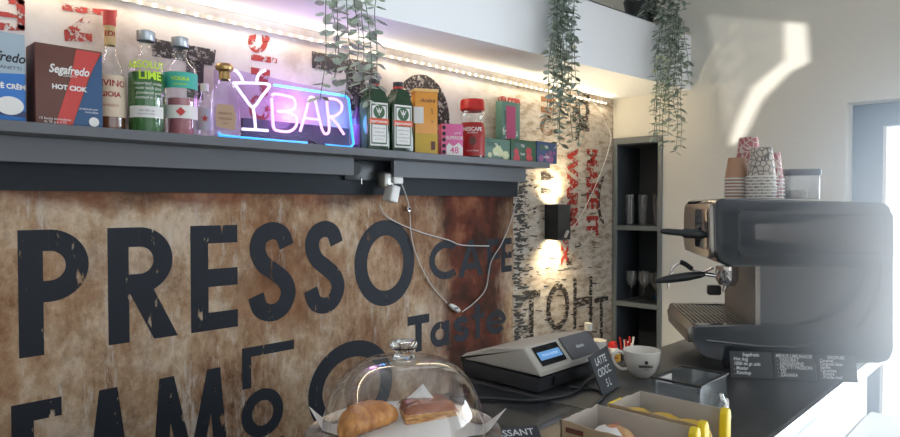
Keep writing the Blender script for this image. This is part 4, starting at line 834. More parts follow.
# ------------------------------------------------------------------ cake stand, napkin, dome, pastries
cx, cy = .793, .871; PZ = CT + .042
cs = thing('cake_stand', 'round silver cake plate on a low foot at the near end of the counter', 'plate', (cx, cy, CT + .001))
silver = mat('polished_plate', (.55, .53, .50), .22, .9)
obj('plate_top', lathe(bm_new(), [(0, .034), (.15, .034), (.165, .038), (.177, .043), (.178, .041), (.166, .034), (.15, .030), (0, .028)], seg=64), silver, cs)
obj('foot', lathe(bm_new(), [(.0, 0), (.075, 0), (.07, .006), (.03, .014), (.028, .028), (0, .0281)], seg=40), silver, cs)
npz = CT + .0362
def corner(px, py, dep): p = EYE + ray(px, py) * dep; return p.x, p.y, p.z
c1 = corner(309, 407, 1.22); c2 = corner(423, 384, 1.285); c3 = corner(506, 409, 1.20)
def nap(x, y, u=0, v=0):
    r_ = math.hypot(x - cx, y - cy); cl, cr = (1 - u) * (1 - v), u * v
    c_ = c1 if cl > cr else c3; k = (c_[2] - npz) / (math.hypot(c_[0] - cx, c_[1] - cy) - .150)
    z = npz + .0005 + (max(0, r_ - .150) * k if max(cl, cr) > .3 else max(0, r_ - .16) * .3) + (c2[2] - npz) * (u * (1 - v)) ** 3.4 + .0008 * (1 + noise.noise(Vector((x * 25, y * 25, 0))))
    return (x, y, z)
c4 = (cx + (cx - c2[0]) * .8, cy + (cy - c2[1]) * .8)
bm = bm_new(); N = 26; G = {}
for i in range(N + 1):
    for j in range(N + 1):
        u, v = i / N, j / N
        x = (1 - u) * (1 - v) * c1[0] + u * (1 - v) * c2[0] + u * v * c3[0] + (1 - u) * v * c4[0]; y = (1 - u) * (1 - v) * c1[1] + u * (1 - v) * c2[1] + u * v * c3[1] + (1 - u) * v * c4[1]
        G[i, j] = bm.verts.new(nap(x, y, u, v))
for i in range(N):
    for j in range(N): bm.faces.new((G[i, j], G[i + 1, j], G[i + 1, j + 1], G[i, j + 1]))
bmesh.ops.recalc_face_normals(bm, faces=bm.faces)
nk = obj('paper_napkin', bm, M['paper']); m_ = nk.modifiers.new('s', 'SOLIDIFY'); m_.thickness = .0008; m_.offset = 1
tag(nk, 'white paper napkin spread under the pastries on the silver plate', 'napkin')
DZ0 = CT + .0405
gd_ = thing('glass_dome', 'clear glass cloche covering the two pastries', 'cake dome', (cx, cy, DZ0))
prof = []; Rr, Hh = .148, .137
for i in range(17):
    a = R(90 * i / 16); prof.append((Rr * cos(a) ** .62 if i < 16 else 0, Hh * sin(a) ** 1.08))
obj('dome_body', lathe(bm_new(), [(Rr + .002, 0)] + prof, seg=72), M['dome_glass'], gd_)
0 and obj('inner_wall', lathe(bm_new(), [(r_ * .975, z_ * .975 + .001) for r_, z_ in prof], seg=72), M['dome_glass'], gd_)
kg = mat('knob_glass', (.92, .95, .95), .03, trans=1.0)
obj('knob', lathe(bm_new(), [(0, Hh - .002), (.022, Hh - .001), (.015, Hh + .006), (.016, Hh + .011), (.024, Hh + .017), (.0255, Hh + .023), (.022, Hh + .029), (.012, Hh + .031), (0, Hh + .030)], seg=40), kg, gd_)
# croissant
def pastry_mat(name, c1, c2, rough, sc=18, st=(1, 1, 1)):
    return var(mat(name, c1, rough, bump=(50, .4), coat=.25), c1, c2, sc, .35, .68, st)
crm = pastry_mat('croissant_crust', (.38, .12, .02), (.74, .36, .10), .45, 40)
q1_, q2_ = oz(338, 432, npz + .015), oz(391, 411, npz + .02)
ct_ = Vector(((q1_.x + q2_.x) / 2, (q1_.y + q2_.y) / 2)); dr = Vector((q2_.x - q1_.x, q2_.y - q1_.y)); ang = atan2(dr.y, dr.x)
cr_ = thing('croissant', 'golden ridged croissant lying on the left under the glass dome', 'pastry', (ct_.x, ct_.y, npz + .0022), ang)
bm = bm_new(); rings = []; NS, NR = 72, 24
for i in range(NS + 1):
    t = i / NS; s = 2 * t - 1; x = s * .068; yb_ = -.018 * s * s + .006; env = (1 - abs(s) ** 2.6) ** .55
    seg_ = (t * 7) % 1; stp = 1 + .16 * (1 - abs(2 * seg_ - 1)) ** .6
    r_ = max(.0015, .027 * env * stp)
    rings.append([bm.verts.new((x + .004 * sin(2 * pi * k / NR), yb_ + r_ * 1.12 * cos(2 * pi * k / NR), max(0, .021 * env ** .5 + r_ * .9 * sin(2 * pi * k / NR)))) for k in range(NR)])
for A, B in zip(rings, rings[1:]):
    for k in range(NR): bm.faces.new((A[k], A[(k + 1) % NR], B[(k + 1) % NR], B[k]))
bm.faces.new(rings[0][::-1]); bm.faces.new(rings[-1]); obj('pastry_crust', bm, crm, cr_)
# glazed puff pastry
q = oz(429, 422, npz); gp = thing('glazed_pastry', 'square puff pastry with a shiny brown glaze on the right under the dome', 'pastry', (q.x + .012, q.y + .018, npz + .0022), R(-28))
bm = bm_new(); N = 22; G = {}
for i in range(N + 1):
    for j in range(N + 1):
        u, v = 2 * i / N - 1, 2 * j / N - 1; x, y = u * .052, v * .036
        e = (1 - abs(u) ** 5) ** .5 * (1 - abs(v) ** 5) ** .5; G[i, j] = bm.verts.new((x, y, .020 + .017 * e + .0025 * noise.noise(Vector((x * 60, y * 60, 1)))))
for i in range(N):
    for j in range(N): bm.faces.new((G[i, j], G[i + 1, j], G[i + 1, j + 1], G[i, j + 1]))
obj('glaze', bm, pastry_mat('brown_glaze', (.20, .045, .012), (.42, .12, .03), .12, 14), gp)
bm = bm_new(); per = [(i, 0) for i in range(N)] + [(N, j) for j in range(N)] + [(i, N) for i in range(N, 0, -1)] + [(0, j) for j in range(N, 0, -1)]
rg = []
for lv in range(9):
    z = .020 * (1 - lv / 8); o_ = 1 + (.035 if lv % 2 else 0) - .06 * (lv / 8) ** 2
    rg.append([bm.verts.new(((2 * i / N - 1) * .052 * (o_ + .01 * noise.noise(Vector((i, j, lv)))), (2 * j / N - 1) * .036 * o_, z)) for i, j in per])
for A, B in zip(rg, rg[1:]):
    for k in range(len(per)): bm.faces.new((A[k], B[k], B[(k + 1) % len(per)], A[(k + 1) % len(per)]))
bm.faces.new(rg[-1]); bmesh.ops.recalc_face_normals(bm, faces=bm.faces)
obj('flaky_side', bm, pastry_mat('flaky_side', (.42, .17, .04), (.78, .44, .15), .6, 60, (1, 1, 4)), gp)

# small chalk card with CROISSANT
q = oz(512, 434, CT + .01); cc = thing('name_card', 'black chalk name card lettered CROISSANT between plate and snack boxes', 'sign', (q.x - .03, q.y - .01, CT + .001), YAW - pi / 2 + .22)
P = [Vector((-.075, -.035, .001)), Vector((.065, -.035, .001)), Vector((.065, .010, .028)), Vector((-.075, .010, .028))]; n = (P[1] - P[0]).cross(P[3] - P[0]).normalized()
obj('card_board', hexa(bm_new(), P, n, .003), M['slate'], cc, False); g = onq(P[0], P[1], P[3], n); bm = bm_new()
text_bm(bm, 'CROISSANT', .021, lambda x, y: g(.52 + x / .14, .72 + y / .0525), bold=.0002); obj('lettering', bm, M['chalk'], cc, False)
obj('card_foot', box(bm_new(), -.03, .03, .006, .03, 0, .004), M['slate'], cc, False)

# ------------------------------------------------------------------ cardboard snack boxes
kraft = var(mat('cardboard_outside', (.42, .30, .19), .8), (.36, .26, .16), (.46, .34, .22), 30); inner = mat('cardboard_inside', (.46, .42, .37), .8); yel = mat('yellow_print', (.80, .60, .02), .45)
def snackbox(x0, x1, y0, y1, h, label, seed):
    t = thing('snack_box', label, 'box', ((x0 + x1) / 2, (y0 + y1) / 2, CT + .001)); w, d = (x1 - x0) / 2, (y1 - y0) / 2; e = .0025
    obj('box_base', box(bm_new(), -w, w, -d, d, 0, e), inner, t, False)
    rr = random.Random(seed)
    def wall(name, A, B, m, m2, notch=True, low=1.0):
        A, B = Vector(A), Vector(B); n_ = 14; tp = []
        for i in range(n_ + 1):
            f = i / n_; p = A.lerp(B, f); tp.append((p.x, p.y, h * low + (rr.uniform(-.0016, .0016) if notch else 0)))
        bt = [(A.lerp(B, i / n_).x, A.lerp(B, i / n_).y, e) for i in range(n_ + 1)]
        nn = Vector((-(B - A).y, (B - A).x)).normalized() * e
        bm = bm_new(); a_ = [bm.verts.new(p) for p in bt]; b2 = [bm.verts.new(p) for p in tp]; a2 = [bm.verts.new((p[0] + nn.x, p[1] + nn.y, p[2])) for p in bt]; b3 = [bm.verts.new((p[0] + nn.x, p[1] + nn.y, p[2])) for p in tp]
        for i in range(n_):
            for q_ in ((a_[i], a_[i + 1], b2[i + 1], b2[i]), (a2[i + 1], a2[i], b3[i], b3[i + 1]), (b2[i], b2[i + 1], b3[i + 1], b3[i]), (a_[i + 1], a_[i], a2[i], a2[i + 1])): bm.faces.new(q_)
        bm.faces.new((a_[0], b2[0], b3[0], a2[0])); bm.faces.new((a_[-1], a2[-1], b3[-1], b2[-1]))
        return obj(name, bm, m, t, False)
    wall('back_wall', (w, d), (-w, d), inner, None)
    wall('side_wall', (-w, d), (-w, -d), kraft, None); wall('side_wall', (w, -d), (w, d), inner, None, False)
    # low printed front with two yellow ears at the open end
    wall('front_wall', (-w, -d), (w, -d), yel, None, False, .35)
    for s_ in (-1, 1):
        obj('yellow_ear', prism(bm_new(), [(0, 0), (.020, 0), (.022, h * .55), (.021, h * .95), (.014, h * 1.06), (.005, h * 1.04), (0, h * .95)], lambda a, c, dd: (s_ * (w - a), dd, c + .001), -d - .014, -d - .0005, .002), yel, t)
    if seed == 4: obj('yellow_edge', box(bm_new(), -w, -w * .2, d + .0005, d + .002, h - .018, h + .0015), yel, t, False)
    return t
s1 = snackbox(.941, 1.062, .450, .632, .080, 'open cardboard snack box nearest to the camera at the bottom edge', 2)
s2 = snackbox(1.080, 1.200, .452, .618, .080, 'open cardboard snack box right behind the nearest one, next to the clear box', 4)
o = obj('small_print', box(bm_new(), -.0612, -.0607, .045, .08, .062, .071), brown, s1, False)
packm = mat('yellow_pack', (.62, .40, .05), .35); bread = pastry_mat('bread_roll', (.45, .20, .08), (.70, .45, .22), .6, 40)
def pack(x, y, rz, tilt, label, z=CT + .004, m=packm, h=.064):
    t = thing('snack_pack', label, 'snack', (x, y, z), rz, 'packs in the snack boxes')
    bm = bm_new(); N = 14; pr = []
    for k in range(N + 1):
        a = pi * k / N; pr.append((-.038 * cos(a), h - .022 + .022 * sin(a)))
    prism(bm, [(-.034, 0), ] + pr + [(.034, 0)], lambda a, c, d: (a, d, c), -.013, .013, .005, 3)
    obj('wrapper', bm, m, t)
    lb = [( .8 * x_, z_ - .004) for x_, z_ in pr[2:-2]]
    obj('label', prism(bm_new(), lb + [(.026, h - .034), (-.026, h - .034)], lambda a, c, d: (a, d, c), -.0142, -.0136), M['paper'], t, False)
    bm = bm_new(); text_bm(bm, '7DAYS', .013, front(0, -.0150, h - .018), bold=.0003); text_bm(bm, 'classic', .008, front(0, -.0150, h - .028)); obj('lettering', bm, brown, t, False)
    return t
pack(1.125, .585, R(-62), 0, 'yellow snack pack at the back of the second snack box')
pack(1.130, .535, R(-62), 0, 'yellow snack pack standing mid-way in the second snack box')
pack(1.140, .490, R(-62), 0, 'yellow snack pack at the open end of the second snack box', h=.060)
bn = thing('wrapped_bun', 'reddish brown wrapped bun lying in the nearest snack box', 'bun', (1.0, .565, CT + .004), R(-20))
bm = bm_new(); bmesh.ops.create_icosphere(bm, subdivisions=4, radius=1)
for v in bm.verts: k = 1 + .06 * noise.noise(v.co * 4); v.co = Vector((v.co.x * .045 * k, v.co.y * .036 * k, .034 + v.co.z * .034 * k))
obj('bun_body', bm, bread, bn); bm = bm_new(); lathe(bm, [(.012, .0690), (.026, .0620), (.034, .0545)], seg=14, a0=2.0, a1=4.6); obj('label', bm, M['paper'], bn)
bm = bm_new()
for k in range(4): text_bm(bm, 'VII', .012, lambda x, y, k=k: (x + .008 * k - .008, y - .012 + .005 * k, 0.0710 - abs(x) * .12))
obj('lettering', bm, M['red'], bn, False)

# ------------------------------------------------------------------ clear box with dark rim
cb = thing('acrylic_box', 'clear acrylic box with a dark rim behind the snack boxes', 'box', (1.462, .628, CT + .001), 0)
w, d, h = .075, .056, .060; e = .0022
for i, a in enumerate(((-w, -w + e, -d, d), (w - e, w, -d, d), (-w + e, w - e, -d, -d + e), (-w + e, w - e, d - e, d))): obj('side_panel', box(bm_new(), a[0], a[1], a[2], a[3], e, h - .004), M['acrylic'], cb, False)
obj('base_panel', box(bm_new(), -w, w, -d, d, 0, e), M['acrylic'], cb, False)
bm = bm_new(); r2 = .008
for a in ((-w - .003, w + .003, -d - .003, -d + r2 - .003), (-w - .003, w + .003, d - r2 + .003, d + .003), (-w - .003, -w + r2 - .003, -d + r2 - .003, d - r2 + .003), (w - r2 + .003, w + .003, -d + r2 - .003, d - r2 + .003)): box(bm, a[0], a[1], a[2], a[3], h - .004, h)
obj('rim', bm, M['black_plastic'], cb, False)
obj('white_slip', box(bm_new(), -w + .004, -w + .006, -.045, .045, .004, .05), M['paper'], cb, False); obj('white_slip', box(bm_new(), -w + .010, w * .2, d - .006, d - .004, .004, .052), M['paper'], cb, False)
ww = thing('wire_ornament', 'small clear and white twisted ornament beside the acrylic box', 'ornament', (1.362, .528, CT + .001), .3)
bm = bm_new(); lathe(bm, [(0, 0), (.030, 0), (.025, .035), (.014, .060), (0, .063)], seg=10); obj('glass_body', bm, M['glass'], ww)
obj('white_wire', tube(bm_new(), smooth_pts([(-.04, -.01, .012), (-.03, -.015, .030), (-.012, -.02, .040), (.0, -.022, .034), (.008, -.02, .046), (.028, -.01, .038), (.034, -.005, .05)], 6), .0028, 6), M['paper'], ww)
obj('white_wire', tube(bm_new(), smooth_pts([(-.02, -.026, .004), (-.01, -.028, .018), (.004, -.027, .012), (.016, -.024, .022), (.03, -.018, .018)], 6), .0018, 6), M['paper'], ww)

# ------------------------------------------------------------------ espresso machine
AX = R(34); Uv = Vector((sin(AX), -cos(AX), 0)); Vv = Vector((cos(AX), sin(AX), 0)); V0 = 1.84
MO = Vv * V0 + Uv * .60; MO.z = CT + .001
em_ = thing('espresso_machine', 'large glossy black espresso machine at the far end of the bar counter', 'coffee machine', MO, atan2(Uv.y, Uv.x))
def mp(px, py, V=V0):
    d_ = ray(px, py); s = V / d_.dot(Vv); q = EYE + d_ * s - MO; return q.dot(Uv), q.z
def mpoly(P, V=V0): return [mp(a, b_, V) for a, b_ in P]
ml = lambda a, c, d: (a, d, c)
bg = M['black_gloss']; ML = .40
def rnd_poly(P, r, n=6):
    out = []
    for i, p in enumerate(P):
        p = Vector(p); a = Vector(P[i - 1]) - p; b2 = Vector(P[(i + 1) % len(P)]) - p; k = min(r if not isinstance(r, (list, tuple)) else r[i], a.length * .48, b2.length * .48)
        A_, B_ = p + a.normalized() * k, p + b2.normalized() * k
        for j in range(n + 1): t = j / n; out.append(tuple(A_ * (1 - t) ** 2 + p * 2 * t * (1 - t) + B_ * t * t))
    return out
top_p = rnd_poly(mpoly([(714, 198), (893, 203), (894, 268), (716, 266)]), [.03, .03, .03, .04])
obj('upper_body', prism(bm_new(), top_p, ml, 0, ML, .008, 3), bg, em_)
obj('upper_side_panel', prism(bm_new(), rnd_poly(mpoly([(737, 211), (883, 215), (884, 254), (738, 256)]), .012), ml, -.006, .002, .003, 2), bg, em_)
side = mpoly([(893, 255), (893, 363), (738, 364), (702, 356), (693, 342), (693, 325), (752, 325), (800, 328), (835, 318), (858, 300), (868, 275), (866, 262)])
obj('lower_side_shell', prism(bm_new(), rnd_poly(side, [0, .03, .02, .02, .01, .012, .01, .03, .03, .03, .02, 0]), ml, 0, .03, .006, 3), bg, em_)
obj('lower_side_shell', prism(bm_new(), rnd_poly(side, [0, .03, .02, .02, .01, .012, .01, .03, .03, .03, .02, 0]), ml, ML - .03, ML, .006, 3), bg, em_)
obj('shell_crease', tube(bm_new(), smooth_pts([(a, -.002, c) for a, c in mpoly([(880, 262), (876, 295), (858, 326), (825, 342), (770, 346), (706, 340)])], 6), .004, 6), bg, em_)
core = mpoly([(764, 262), (893, 262), (893, 345), (764, 345)])
obj('body_core', prism(bm_new(), core, ml, .031, ML - .031), mat('dark_steel', (.11, .12, .13), .32, .7), em_)
obj('splash_panel', prism(bm_new(), mpoly([(759, 263), (764, 263), (764, 335), (759, 335)]), ml, .032, ML - .034), mat('patterned_steel', (.40, .38, .35), .34, .85, bump=(160, .5)), em_)
# bright reflective front nose of the top block
nu = mp(711, 220)[0]; nz0, nz1 = mp(712, 259)[1], mp(712, 204)[1]
fu = lambda u: (lambda a, c, d: (d, a, c))
obj('front_nose', prism(bm_new(), rnd_poly([(.012, nz0), (ML - .012, nz0), (ML - .012, nz1), (.012, nz1)], .03), lambda a, c, d: (d, a, c), nu, nu + .03, .006, 3), M['steel'], em_)
obj('nose_window', prism(bm_new(), rnd_poly([(.035, nz0 + .022), (.20, nz0 + .022), (.20, nz1 - .014), (.035, nz1 - .014)], .012), lambda a, c, d: (d, a, c), nu - .002, nu + .004, .001), M['black_gloss'], em_)
# tray
ta, tb = mp(693, 325)[0], mp(760, 325)[0]; tz = mp(700, 324.8)[1]
obj('drip_tray', prism(bm_new(), [(ta - .006, tz - .055), (tb, tz - .055), (tb, tz - .004), (ta + .004, tz - .004), (ta - .010, tz - .020)], ml, .031, ML - .031, .004), M['steel'], em_)
obj('tray_well', box(bm_new(), ta + .006, tb - .004, .036, ML - .036, tz - .0039, tz - .0032), M['black_matte'], em_, False)
bm = bm_new(); ns_ = 13
for i in range(ns_): x_ = ta + .01 + (tb - ta - .02) * i / (ns_ - 1); box(bm, x_ - .0022, x_ + .0022, .034, ML - .034, tz - .004, tz)
for v_ in (.034, .20, ML - .038): box(bm, ta + .004, tb - .002, v_, v_ + .004, tz - .0045, tz - .0008)
obj('tray_grille', bm, M['steel'], em_, False)
for s_, v_ in ((-1, .06), (1, ML - .06)):
    for u_ in (mp(735, 360)[0], mp(855, 360)[0]):
        obj('foot', lathe(bm_new(), [(0, 0), (.016, 0), (.020, .012), (.018, .06), (0, .06)], cx=u_, cy=v_, seg=20), M['black_plastic'], em_)
# group head, portafilter, lever, wand
def lever(name, pts, rads, m=M['black_plastic'], parent=em_, seg=12): return obj(name, tube(bm_new(), pts, rads, seg), m, parent)
def m3(px, py, dv): u, z = mp(px, py, V0 + dv); return Vector((u, dv, z))
gh = obj('group_head', lathe(bm_new(), [(0, 0), (.030, 0), (.032, -.018), (.026, -.03), (.026, -.045), (0, -.045)][::-1], cx=m3(727, 262, .13).x, cy=.13, z0=m3(727, 266, .13).z, seg=28), M['chrome'], em_)
pf = m3(727, 276, .13)
obj('portafilter', lathe(bm_new(), [(0, -.028), (.022, -.026), (.031, -.010), (.032, .006), (0, .006)], cx=pf.x, cy=pf.y, z0=pf.z, seg=28), M['chrome'], em_)
lever('spout', [pf + Vector((0, 0, -.022)), pf + Vector((-.006, 0, -.035)), pf + Vector((-.008, 0, -.046))], [.007, .006, .005], M['chrome'])
a_, b2 = m3(705, 274, .13), m3(655, 281, .13)
lever('portafilter_neck', [pf + Vector((-.028, 0, 0)), a_], [.006, .0065], M['chrome'])
lever('portafilter_handle', [a_ + (b2 - a_) * t for t in (0, .1, .35, .7, .93, 1)], [.006, .010, .013, .012, .008, .004])
a_, b2 = m3(709, 235, .05), m3(660, 231, .05)
lever('steam_lever', [a_ + (b2 - a_) * t for t in (0, .15, .5, .55, .85, .97, 1)], [.005, .013, .014, .0095, .009, .007, .003]); lever('lever_pin', [m3(716, 235, .05), a_], [.004, .004], M['chrome'])
o = obj('second_portafilter', box(bm_new(), -.02, .02, -.014, .014, -.015, .015, .006, 3), M['black_plastic'], em_); o.location = m3(714, 290, .28)
lever('steam_wand', smooth_pts([m3(713, 268, .22), m3(702, 272, .24), m3(692, 270, .25), m3(682, 263, .25), m3(673, 268, .25), m3(669, 280, .25), m3(668, 289, .25)], 5), [.0035] * 31, M['chrome'])
lever('wand_grip', smooth_pts([m3(692, 269, .249), m3(685, 264, .249), m3(680, 262, .249)], 4), [.0075] * 9)
# paper cups and bean hopper on top
TZ = MO.z + mp(760, 199)[1]
def cup_tex(name, c, pc, scale=60):
    m = mat(name, c, .6); nt = m.node_tree; b = nt.nodes['Principled BSDF']; v = nt.nodes.new('ShaderNodeTexVoronoi'); v.inputs['Scale'].default_value = scale; v.feature = 'DISTANCE_TO_EDGE'
    tc = nt.nodes.new('ShaderNodeTexCoord'); r = nt.nodes.new('ShaderNodeValToRGB'); r.color_ramp.elements[0].position = .06; r.color_ramp.elements[1].position = .11
    r.color_ramp.elements[0].color = (*pc, 1); r.color_ramp.elements[1].color = (*c, 1)
    nt.links.new(tc.outputs['Object'], v.inputs[0]); nt.links.new(v.outputs[0], r.inputs[0]); nt.links.new(r.outputs[0], b.inputs['Base Color']); return m
cm1 = cup_tex('printed_cup', (.55, .50, .42), (.14, .12, .11), 70); cm2 = cup_tex('red_printed_cup', (.42, .12, .13), (.60, .50, .45), 60); cm3 = mat('kraft_cup', (.46, .26, .15), .6)
def world_at(px, dv): d_ = ray(px, 190); s = (V0 + dv) / d_.dot(Vv); return EYE + d_ * s
def stack(px, dv, n, m, r, h, label, py_top=None):
    p = world_at(px, dv); dep = (p - EYE).dot(Fw); ztop = 1.6 + (204 - py_top) / 650 * dep; z0 = TZ + .001; pitch = (ztop - h - z0) / max(1, n - 1) if n > 1 else 0
    base = None
    for i in range(n):
        z = z0 + pitch * i
        if i == 0:
            t = thing('paper_cup', '', 'paper cup', (p.x, p.y, z), i * .4, 'paper cups stacked upside down on the coffee machine'); base = t
            bm = bm_new(); lathe(bm, [(r - .001, .004), (r * .72, h), (0, h), ], seg=32); obj('cup_wall', bm, m, t)
            obj('rim', lathe(bm_new(), [(r - .001, .0045), (r + .0015, .004), (r + .0022, .002), (r + .0008, 0), (r - .002, .001), (r - .001, .004)], seg=32), M['paper'], t)
        else: t = dup(base, (p.x, p.y, z), i * .4)
        t['label'] = (label % ('topmost' if i == n - 1 else 'lowest' if i == 0 else {1: 'second', 2: 'third', 3: 'fourth', 4: 'fifth', 5: 'sixth', 6: 'seventh'}.get(i, 'eighth') + ' from below'))
stack(737, .13, 7, cm3, .0335, .062, 'plain brown paper cup, %s in the left stack on the coffee machine', 158)
stack(761, .08, 8, cm1, .038, .082, 'paper cup with beige doodle print, %s in the front middle stack', 148)
stack(748, .21, 3, cm2, .036, .080, 'red printed paper cup, %s in the back stack on the coffee machine', 138)
stack(770, .17, 6, cm2, .036, .080, 'red printed paper cup, %s in the right rear stack', 153)
p = world_at(799, .27); dep = (p - EYE).dot(Fw); k = dep / F
hp = thing('bean_hopper', 'smoky clear coffee bean hopper with a grey lid behind the paper cups', 'hopper', (p.x, p.y, TZ + .001), atan2(Uv.y, Uv.x))
H = (204 - 170) / 650 * dep + 1.6 - TZ; w = 15.5 * k
obj('container', prism(bm_new(), rnd_poly([(-w, -.04), (w, -.04), (w, .045), (-w, .045)], .012), lambda a, c, d: (a, c, d), 0, H * .8, .002), thin_glass('smoky_plastic', (.62, .66, .70), .2, .5, .15), hp)
obj('lid', prism(bm_new(), rnd_poly([(-w * 1.08, -.044), (w * 1.08, -.044), (w * 1.08, .049), (-w * 1.08, .049)], .014), lambda a, c, d: (a, c, d), H * .8, H, .003), M['grey_plastic'], hp)
obj('coffee_beans', prism(bm_new(), rnd_poly([(-w * .9, -.035), (w * .2, -.035), (w * .2, .04), (-w * .9, .04)], .012), lambda a, c, d: (a, c, d), .003, H * .3, .002), mat('roasted_beans', (.035, .018, .010), .5, bump=(160, 1)), hp)

# three chalk cards leaning on the machine
texts = [(('Segafredo', 'Hot dog', '1000 de gr..ade', '. Mustar', '. Ketchup'), (731, 774)), (('MINUS LIMONADE', '. YAROBAT', '. GRENADINE', '. FRUTTI PASSION', '. TEI', '. ZAHARA'), (775, 817)), (('SIROPURI', 'Caramel', 'Caramel Salat', 'vanilie', 'Ciocolata', '. Padure', '. Fructe rosii'), (818, 859))]
where = ['left', 'middle', 'right']
for k3, (ls_, (pa, pb)) in enumerate(texts):
    dv = -.055; u0, z_ = mp(pa, 380, V0 + dv); u1, _ = mp(pb, 380, V0 + dv); hs = (204 - 352) / 650 * 1.69 + 1.6 - CT - .004
    cw = (u1 - u0) - .0015
    wpos = MO + Uv * ((u0 + u1) / 2) + Vv * dv
    t = thing('menu_card', '%s of the three chalk menu cards leaning on the espresso machine' % where[k3], 'sign', (wpos.x, wpos.y, CT + .001), atan2(Uv.y, Uv.x) + (.01 * (k3 - 1)), 'chalk menu cards')
    P = [Vector((-cw / 2, 0, .001)), Vector((cw / 2, 0, .001)), Vector((cw / 2, .022, hs)), Vector((-cw / 2, .022, hs))]; n = (P[1] - P[0]).cross(P[3] - P[0]).normalized()
    obj('card_board', hexa(bm_new(), P, n, .003), M['slate'], t, False); g = onq(P[0], P[1], P[3], n); bm = bm_new(); Lh = (P[3] - P[0]).length; nl_ = len(ls_)
    for i, s_ in enumerate(ls_):
        top_ = i == 0; text_bm(bm, s_, .0125 if nl_ < 7 else .0115, lambda x, y, i=i, top_=top_: g((.5 if top_ else .08) + x / cw, .88 - i * (.80 / (nl_ - .3)) + y / Lh), 'CENTER' if top_ else 'LEFT', .84, .00035, shear=.15)
    obj('lettering', bm, M['chalk'], t, False)

# ------------------------------------------------------------------ hanging plants
leafm = var(mat('eucalyptus_leaf', (.2, .26, .2), .6), (.22, .28, .23), (.44, .50, .43), 30); stemm = mat('vine_stem', (.10, .13, .08), .7)
leafp = var(mat('pale_leaf', (.3, .36, .3), .6), (.40, .50, .40), (.66, .74, .62), 30)
def vine(parent, pts, lsize, pitch, seed, lm, sag=1.0):
    rr = random.Random(seed); C = smooth_pts(pts, 10); st_ = obj('vine', tube(bm_new(), C, .0012, 5), stemm, parent)
    bm = bm_new(); d_acc = 0; ang = rr.uniform(0, 6)
    for a, b_ in zip(C, C[1:]):
        d_acc += (b_ - a).length
        if d_acc < pitch: continue
        d_acc = 0; ang += 1.57 + rr.uniform(-.4, .4); tt = (b_ - a).normalized()
        for s_ in (0, pi):
            dd = Vector((cos(ang + s_), sin(ang + s_), rr.uniform(-.55, .25))).normalized(); L = lsize * rr.uniform(.7, 1.25); wd = L * rr.uniform(.30, .42)
            sd = dd.cross(Vector((rr.uniform(-.4, .4), rr.uniform(-.4, .4), 1))).normalized(); nn = dd.cross(sd)
            base = b_ + dd * L * .15; prof_ = [(0, .12), (.25, .8), (.5, 1), (.75, .78), (1, 0)]
            mid = [bm.verts.new(base + dd * L * f - Vector((0, 0, 1)) * L * .25 * f * f * sag) for f, _ in prof_]
            lf = [bm.verts.new(base + dd * L * f + sd * wd * g_ + nn * wd * .2 - Vector((0, 0, 1)) * L * .25 * f * f * sag) for f, g_ in prof_[:-1]]
            rt = [bm.verts.new(base + dd * L * f - sd * wd * g_ + nn * wd * .2 - Vector((0, 0, 1)) * L * .25 * f * f * sag) for f, g_ in prof_[:-1]]
            for S_ in (lf, rt):
                for k in range(3): bm.faces.new((mid[k], mid[k + 1], S_[k + 1], S_[k]))
                bm.faces.new((mid[3], mid[4], S_[3]))
    lo = obj('leaves', bm, lm, st_); lo['kind'] = 'stuff'; return st_
def hang(name, label, px0, px1, pyb, nv, lsize, pitch, seed, lm, off=.05, ymin=.55, tops=2.46):
    rr = random.Random(seed); pm = (px0 + px1) / 2; Yb = 1.5
    for _ in range(6): X = oy(pm, 40, Yb).x; Yb = beamY(X) - off
    t = thing(name, label, 'plant', (oy(pm, 40, Yb).x, Yb, tops)); 
    for i in range(nv):
        px = px0 + (px1 - px0) * (i + .5) / nv + rr.uniform(-2, 2); Y = Yb - rr.uniform(-.02, .05); fb = rr.uniform(ymin, 1) if i % 3 else rr.uniform(.85, 1)
        bot = oy(px + rr.uniform(-5, 5), pyb * fb, Y); topx = oy(px, 40, Y).x + (t.location.x - oy(px, 40, Y).x) * .35; tp_ = Vector((topx, Y, tops)); root = Vector((topx, beamY(topx) + .06, tops + .01))
        P = [root, tp_ + Vector((0, -.0, .02))] + [tp_.lerp(bot, f) + Vector((rr.uniform(-.012, .012), rr.uniform(-.012, .012), 0)) for f in (.2, .4, .6, .8)] + [bot]
        v = vine(t, [p - t.location for p in P], lsize, pitch, seed * 50 + i, lm)
    return t
hang('hanging_eucalyptus', 'loose large-leaved green garland hanging in front of the neon sign', 320, 381, 104, 8, .034, .027, 1, leafp, .06, .55)
hang('hanging_eucalyptus', 'dense small-leaved green garland hanging in the middle of the white bulkhead', 545, 577, 148, 15, .027, .020, 2, leafm, .04, .35)
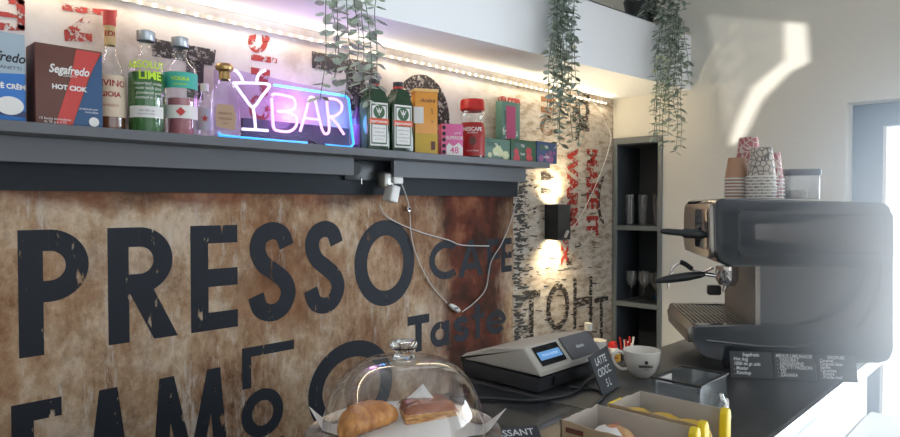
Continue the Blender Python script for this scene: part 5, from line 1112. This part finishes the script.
p3 = hang('potted_eucalyptus', 'trailing plant in a dark pot on top of the bulkhead by the far wall', 652, 688, 152, 14, .030, .024, 3, leafm, .04, .3)
# crown and pot
bm = bm_new(); 
pot = obj('plant_pot', lathe(bm_new(), [(0, 0), (.055, 0), (.075, .11), (.078, .12), (.070, .12), (.05, .01), (0, .01)], seg=28), M['black_plastic'], p3); pot.location = (-.04, .13, 2.434 - p3.location.z)
for i in range(12):
    a = i * .55; P = [Vector((-.04, .13, .07)), Vector((-.04 + .05 * cos(a), .13 + .05 * sin(a), .14)), Vector((-.03 + .10 * cos(a), .07 + .10 * sin(a), .12)), Vector((-.02 + .10 * cos(a), .01 + .08 * sin(a), .05))]
    vine(p3, P, .03, .018, 900 + i, leafm)
# ------------------------------------------------------------------ added scattering volume standing in for lens glare beside the door
hz_ = bpy.data.materials.new('glare_scatter'); hz_.use_nodes = True; nt = hz_.node_tree; nt.nodes.clear(); o_ = nt.nodes.new('ShaderNodeOutputMaterial'); v_ = nt.nodes.new('ShaderNodeVolumeScatter')
v_.inputs['Color'].default_value = (.78, .89, 1, 1); v_.inputs['Anisotropy'].default_value = .62; nt.links.new(v_.outputs[0], o_.inputs['Volume'])
tc = nt.nodes.new('ShaderNodeTexCoord'); sub = nt.nodes.new('ShaderNodeVectorMath'); sub.operation = 'DISTANCE'; sub.inputs[1].default_value = (1.76, .02, 1.42); nt.links.new(tc.outputs['Object'], sub.inputs[0])
mr = nt.nodes.new('ShaderNodeMapRange'); mr.interpolation_type = 'SMOOTHERSTEP'; mr.inputs[1].default_value = .74; mr.inputs[2].default_value = .1; mr.inputs[3].default_value = 0; mr.inputs[4].default_value = 1.9
nt.links.new(sub.outputs['Value'], mr.inputs[0]); nt.links.new(mr.outputs[0], v_.inputs['Density'])
hz = obj('glare_volume', box(bm_new(), 1.0, 2.52, -.74, .78, .66, 2.18), hz_, None, False); hz['kind'] = 'stuff'; hz['label'] = 'bright volume added for the lens glare in front of the door'; hz['category'] = 'glare_volume'
